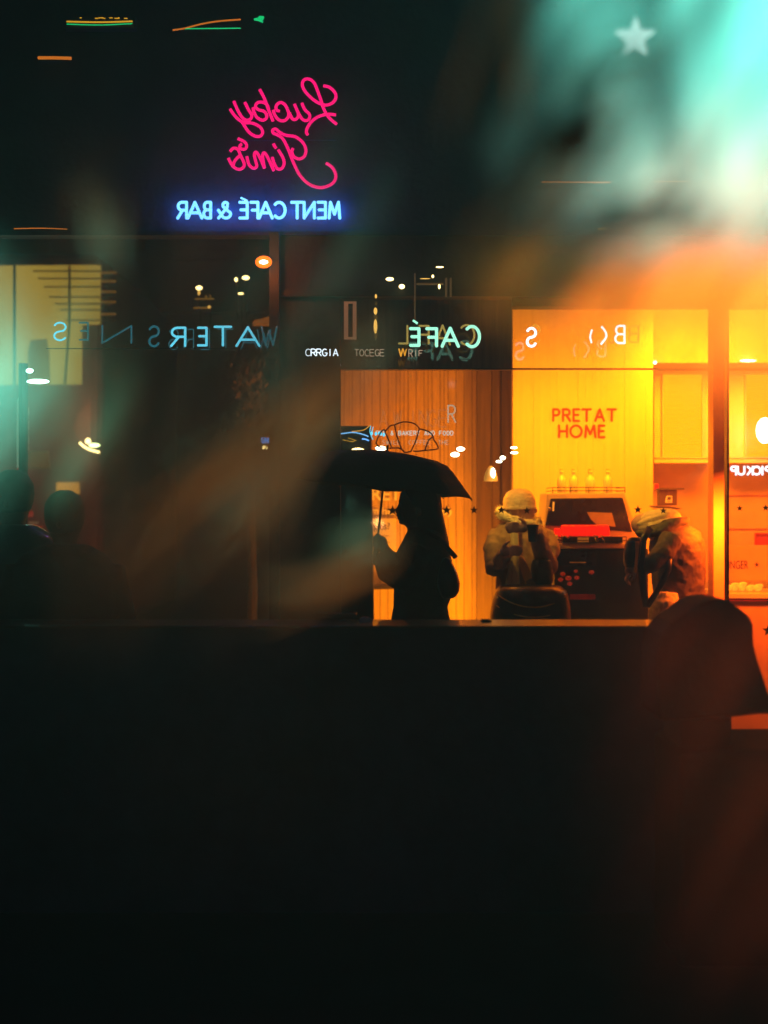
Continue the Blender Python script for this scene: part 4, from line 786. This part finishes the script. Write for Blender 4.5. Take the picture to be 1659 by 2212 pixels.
# pedestrians left
def pedestrian(px, top, sc, Y, lab, m):
    t_ = thing('person', lab, 'person', (P(px, 0, Y).x, Y, 0)); x = P(px, 0, Y).x; z = P(0, top, Y).z; h = z; b = MB()
    R = []
    for f, rx, ry in ((0, .02, .02), (.012, .055, .06), (.035, .078, .09), (.065, .083, .098), (.09, .078, .09), (.115, .062, .07), (.135, .05, .055), (.15, .055, .06)):
        R.append(ell(x, z-f*h, rx*sc, ry*sc, Y, 18))
    b.loft(R); b.ball((x-.005, Y-.095*sc, z-.085*h), .016, .8, 1, 1.2)
    for s_ in (-1, 1):
        b.loft([ell(x+s_*.09, q*h, r_, r_*1.05, Y, 12) for q, r_ in ((.04, .045), (.27, .06), (.48, .085))]); b.loft([ell(x+s_*.09, q, .045, r_, Y-.05, 12) for q, r_ in ((0, .12), (.05, .12), (.09, .07))])
        hx = Vector((x+s_*.27, Y-.03, h*.46)); b.ball(hx, .04, .7, 1, 1.2)
        for i in range(4): b.tube([hx+Vector((0, -.024+.016*i, -.03)), hx+Vector((-s_*.004, -.026+.017*i, -.07)), hx+Vector((-s_*.018, -.026+.017*i, -.095+.004*abs(i-1)))], [.0095, .009, .0075], 7)
        b.tube([hx+Vector((0, -.03, .0)), hx+Vector((-s_*.005, -.055, -.03)), hx+Vector((-s_*.012, -.06, -.055))], [.012, .010, .008], 7)
    b.build('body', M['skinD'], t_, remesh=.008)
    b = MB(); b.loft([ell(x, q*h, rx, ry, Y, 24, 2.3) for q, rx, ry in ((.30, .24, .18), (.45, .22, .16), (.6, .21, .15), (.7, .235, .15), (.79, .235, .14), (.83, .19, .12), (.86, .10, .09))])
    for s_ in (-1, 1): b.tube([Vector((x+s_*.2, Y, h*.8)), Vector((x+s_*.26, Y, h*.66)), Vector((x+s_*.275, Y-.02, h*.48))], [.065, .058, .045], 12)
    b.build('coat', m, t_, remesh=.014)
    b = MB(); b.loft([ell(x, z-f*h+.008, rx*sc, ry*sc, Y-.004, 18) for f, rx, ry in ((-.002, .03, .03), (.012, .064, .07), (.035, .086, .098), (.06, .09, .104), (.085, .086, .1), (.105, .074, .086), (.12, .05, .06))]); b.build('hair', M['hair'], t_, remesh=.01)
pedestrian(140, 1064, 1.0, 6.3, 'dark round headed person standing before the bus notice at left', M['coat'])
pedestrian(28, 1020, 1.1, 6.6, 'dark person at the far left edge beside the maroon bus', M['leather'])
# small tree lit amber
tr = thing('potted_tree', 'small tree with amber lit leaves left of the dark post', 'tree', P(540, 1400, 10.5))
base = P(540, 0, 10.5); q0 = Vector((base.x, 10.5, 0))
b = MB(); b.tube([q0, q0+Vector((.02, 0, 1.0)), q0+Vector((0, 0, 1.9)), q0+Vector((-.04, 0, 2.3))], [.045, .035, .025, .01], 8)
for k in range(7): a = k*2.4; s0 = q0+Vector((0, 0, 1.5+k*.1)); b.tube([s0, s0+Vector((math.cos(a)*.12, math.sin(a)*.12, .15)), s0+Vector((math.cos(a)*.2, math.sin(a)*.2, .28))], [.012, .008, .004], 5)
b.build('trunk', M['bark'], tr)
b = MB(); random.seed(5)
for k in range(330):
    c = Vector((base.x+random.gauss(0, .075)+.01, 10.5+random.gauss(0, .09), random.uniform(2.18, 2.66)))
    if abs(c.x-base.x) > .13: continue
    a = Vector((random.gauss(0, 1), random.gauss(0, 1), random.gauss(0, 1))).normalized(); u = a.orthogonal().normalized(); s_ = random.uniform(.012, .024)
    b.add([c-a*s_*1.5, c+u*s_*.6, c+a*s_*1.5, c-u*s_*.6], [(0, 1, 2, 3)])
b.build('crown', mat('amber_leaf', (.16, .12, .04), .5, var=.4), tr)
part('pot', M['black'], tr, lambda b: b.loft([ell(base.x, h, r_, r_, 10.5, 18) for h, r_ in ((0, .15), (.35, .2), (.38, .2))]))
light('tree_spot', 'SPOT', (base.x+.35, 9.7, 2.6), 12, (1, .35, .08), .03, (base.x, 10.5, 2.42), spot=22)  # unseen spot at crown height, aimed at the leaves
# top left strips
YT = 7.9
bx = thing('led_sign', 'green and yellow strip sign high at the upper left', 'led sign', P(215, 56, YT))
b = MB(); pline(b, [(144,46.5),(215,48),(286,46)], YT, .0045); b.build('yellow_tube', M['yellowled'], bx, smooth=True)
b = MB(); pline(b, [(144,52),(215,54),(286,51)], YT, .003); b.build('green_tube', M['greenled'], bx, smooth=True)
part('dashes', M['yellowled'], bx, lambda b: [b.pbox(x, 37.5+(i%2), x+4+(i%3)*3, 38.7+(i%2), YT, .008) for i, x in enumerate((172, 205, 213, 223, 236, 247, 254, 268))])
part('box', M['black'], bx, lambda b: b.pbox(138, 34, 292, 60, YT+.03, .1))
bx = thing('led_sign', 'slanting yellow and green strip sign right of the long straight one', 'led sign', P(447, 64, YT))
b = MB(); pline(b, [(373,65),(400,61),(430,53),(470,46),(520,42)], YT, .0045); b.build('yellow_tube', M['orangeled'], bx, smooth=True)
b = MB(); pline(b, [(400,62),(460,61.5),(520,61)], YT, .003); b.build('green_tube', M['greenled'], bx, smooth=True)
o = part('arrow_light', M['greenled'], None, lambda b: b.prism([(548,40),(557,38),(560,34),(570,35),(566,41),(568,46),(558,42)], YT, .03)); tag(o, 'small green arrow shaped light high above the pink neon', 'light')
led([(82,125),(118,125),(154,126)], 'orangeled', 'short orange bar light at the upper left below the green strips', .009, 7.9)
led([(30,494),(90,493),(145,495)], 'dimbulb' if False else 'orangeled', 'faint long amber strip above the lit bus window', .0025, 7.9)
# ================================================================ NEAR VEILS AND BLADES, added to stand in for blurred glow and streaks
YN = 1.1
def sm(x): x = max(0, min(1, x)); return x*x*(3-2*x)
def veil(name, lab, edge_l, edge_r, Y, nx=50, ny=60, amp=.012, ang=-.55, m='sheer', fade=(.35, .0, .0, .3)):  # added sheet near the camera, stands in for blurred glow
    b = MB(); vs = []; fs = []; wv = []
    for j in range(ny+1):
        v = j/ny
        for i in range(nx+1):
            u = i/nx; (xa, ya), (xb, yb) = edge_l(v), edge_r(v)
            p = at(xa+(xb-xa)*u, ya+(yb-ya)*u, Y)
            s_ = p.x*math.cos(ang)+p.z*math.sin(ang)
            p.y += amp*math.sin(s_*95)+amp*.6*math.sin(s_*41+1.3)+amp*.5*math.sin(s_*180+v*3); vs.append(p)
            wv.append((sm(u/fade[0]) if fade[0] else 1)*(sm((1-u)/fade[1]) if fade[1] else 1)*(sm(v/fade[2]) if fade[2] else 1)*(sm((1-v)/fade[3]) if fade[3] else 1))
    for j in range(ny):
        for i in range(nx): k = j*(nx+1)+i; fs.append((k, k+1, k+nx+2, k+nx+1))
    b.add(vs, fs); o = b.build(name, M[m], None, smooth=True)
    at_ = o.data.attributes.new('edge_fade', 'FLOAT', 'POINT')  # painted opacity that feathers the veil edges
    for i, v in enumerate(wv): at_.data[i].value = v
    return tag(o, lab, 'veil')
def lerp(pts, v):
    n = len(pts)-1; k = min(int(v*n), n-1); t_ = v*n-k; return (pts[k][0]+(pts[k+1][0]-pts[k][0])*t_, pts[k][1]+(pts[k+1][1]-pts[k][1])*t_)
veil('glow_veil', 'added blurred curtain glowing teal white across the upper right corner',
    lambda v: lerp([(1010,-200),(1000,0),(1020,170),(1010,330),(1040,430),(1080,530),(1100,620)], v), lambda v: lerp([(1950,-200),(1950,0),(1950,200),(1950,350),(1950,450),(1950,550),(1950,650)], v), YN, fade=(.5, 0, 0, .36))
veil('glow_veil', 'added blurred teal lit curtain fold along the left edge',
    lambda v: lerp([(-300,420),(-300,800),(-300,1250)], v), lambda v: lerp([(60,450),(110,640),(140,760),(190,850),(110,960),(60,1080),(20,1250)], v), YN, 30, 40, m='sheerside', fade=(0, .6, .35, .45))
veil('glow_veil', 'added blurred orange lit curtain fold under the teal one at the right edge',
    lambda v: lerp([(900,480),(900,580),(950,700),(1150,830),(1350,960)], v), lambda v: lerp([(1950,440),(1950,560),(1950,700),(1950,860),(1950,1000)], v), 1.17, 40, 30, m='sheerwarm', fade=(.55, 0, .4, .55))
veil('glow_veil', 'added blurred dim brown curtain folds drifting down across the left and middle',
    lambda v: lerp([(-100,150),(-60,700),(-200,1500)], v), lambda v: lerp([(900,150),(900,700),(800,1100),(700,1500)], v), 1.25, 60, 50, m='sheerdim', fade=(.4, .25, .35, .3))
veil('glow_veil', 'added blurred dark red brown curtain folds low at the right',
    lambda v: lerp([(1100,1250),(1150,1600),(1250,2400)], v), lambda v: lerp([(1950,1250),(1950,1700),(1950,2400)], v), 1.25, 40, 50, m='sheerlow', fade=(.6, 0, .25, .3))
def blade(b, x0, y0, x1, y1, w_, Y0, Y1, bend=.0):
    a, c = at(x0, y0, Y0), at(x1, y1, Y1); m_ = (a+c)/2+Vector((0, 0, bend)); pts = []; R = []
    for i in range(13):
        t_ = i/12; pts.append(a*(1-t_)**2+m_*2*t_*(1-t_)+c*t_*t_); R.append(max(.0006, w_*math.sin(math.pi*min(1, .08+t_*.92))**.7*.5))
    b.tube(pts, R, 8, .25)
hp = thing('streak_blades', 'thin blurred blades added close in the foreground for the streaks', 'streaks', at(1300, 250, 1.0))  # blades added to draw the blurred diagonal streaks
FR = [(1420,90,1120,170,.018,0),(1110,-60,1075,360,.022,.0),(1330,230,1060,520,.014,.0),(1250,360,1030,560,.02,.01),(1060,500,1040,700,.012,0),(1420,590,960,700,.018,.01),
      (760,800,300,1100,.018,.0),(700,860,500,1240,.016,.0),(560,1020,200,1330,.018,0),(1290,600,1130,640,.02,0),(860,720,640,900,.014,0),(200,420,180,640,.02,0),(820,1180,520,1300,.03,0)]
random.seed(21)
for i, f in enumerate(FR):
    for q_ in range(5):
        jx, jy = random.gauss(0, 34), random.gauss(0, 30); l_ = random.uniform(.35, 1)
        x1, y1 = f[0]+(f[2]-f[0])*l_, f[1]+(f[3]-f[1])*l_; kx = random.gauss(0, 40)
        b = MB(); blade(b, f[0]+jx, f[1]+jy, x1+jx+kx, y1+jy+random.gauss(0, 30), f[4]*random.uniform(.12, .32), random.uniform(.85, .95), random.uniform(.9, 1.05), random.uniform(-.012, .02)); b.build('streak_blade', M['streak_blade'], hp, smooth=True)
hl = thing('dark_blades', 'dark blurred blades added in front of the teal curtain', 'streaks', at(1280, 300, .95))  # black blades added for the dark streaks across the teal glow
for f in [(1320,170,1080,440,.026,0),(1310,270,1200,380,.022,0),(1480,425,1220,520,.030,0),(1110,60,1040,300,.014,0),(1540,450,1480,500,.016,0),(1240,640,1180,650,.02,0)]:
    b = MB(); blade(b, *f[:4], f[4]*.75, .9, .92, f[5]); b.build('leaf', M['black'], hl, smooth=True)
# star lamp
b = MB(); b.prism(starpts(1374, 78, 44, .42), 3.4, .02); tag(b.build('star_lamp', M['star2']), 'white glowing star seen through the teal curtain', 'star lamp')

# ================================================================ HAZE
hz = MB(); hz.box((-16, -3, -1), (16, 23, 13)); ho = hz.build('haze', M['glass']); tag(ho, kind='stuff')
hm = bpy.data.materials.new('haze'); hm.use_nodes = True; nt = hm.node_tree; nt.nodes.clear()
o = nt.nodes.new('ShaderNodeOutputMaterial'); v = nt.nodes.new('ShaderNodeVolumePrincipled'); v.inputs['Color'].default_value = (.9, .9, .9, 1)
v.inputs['Density'].default_value = .014; v.inputs['Anisotropy'].default_value = .35; nt.links.new(v.outputs[0], o.inputs['Volume'])
ho.data.materials.clear(); ho.data.materials.append(hm)
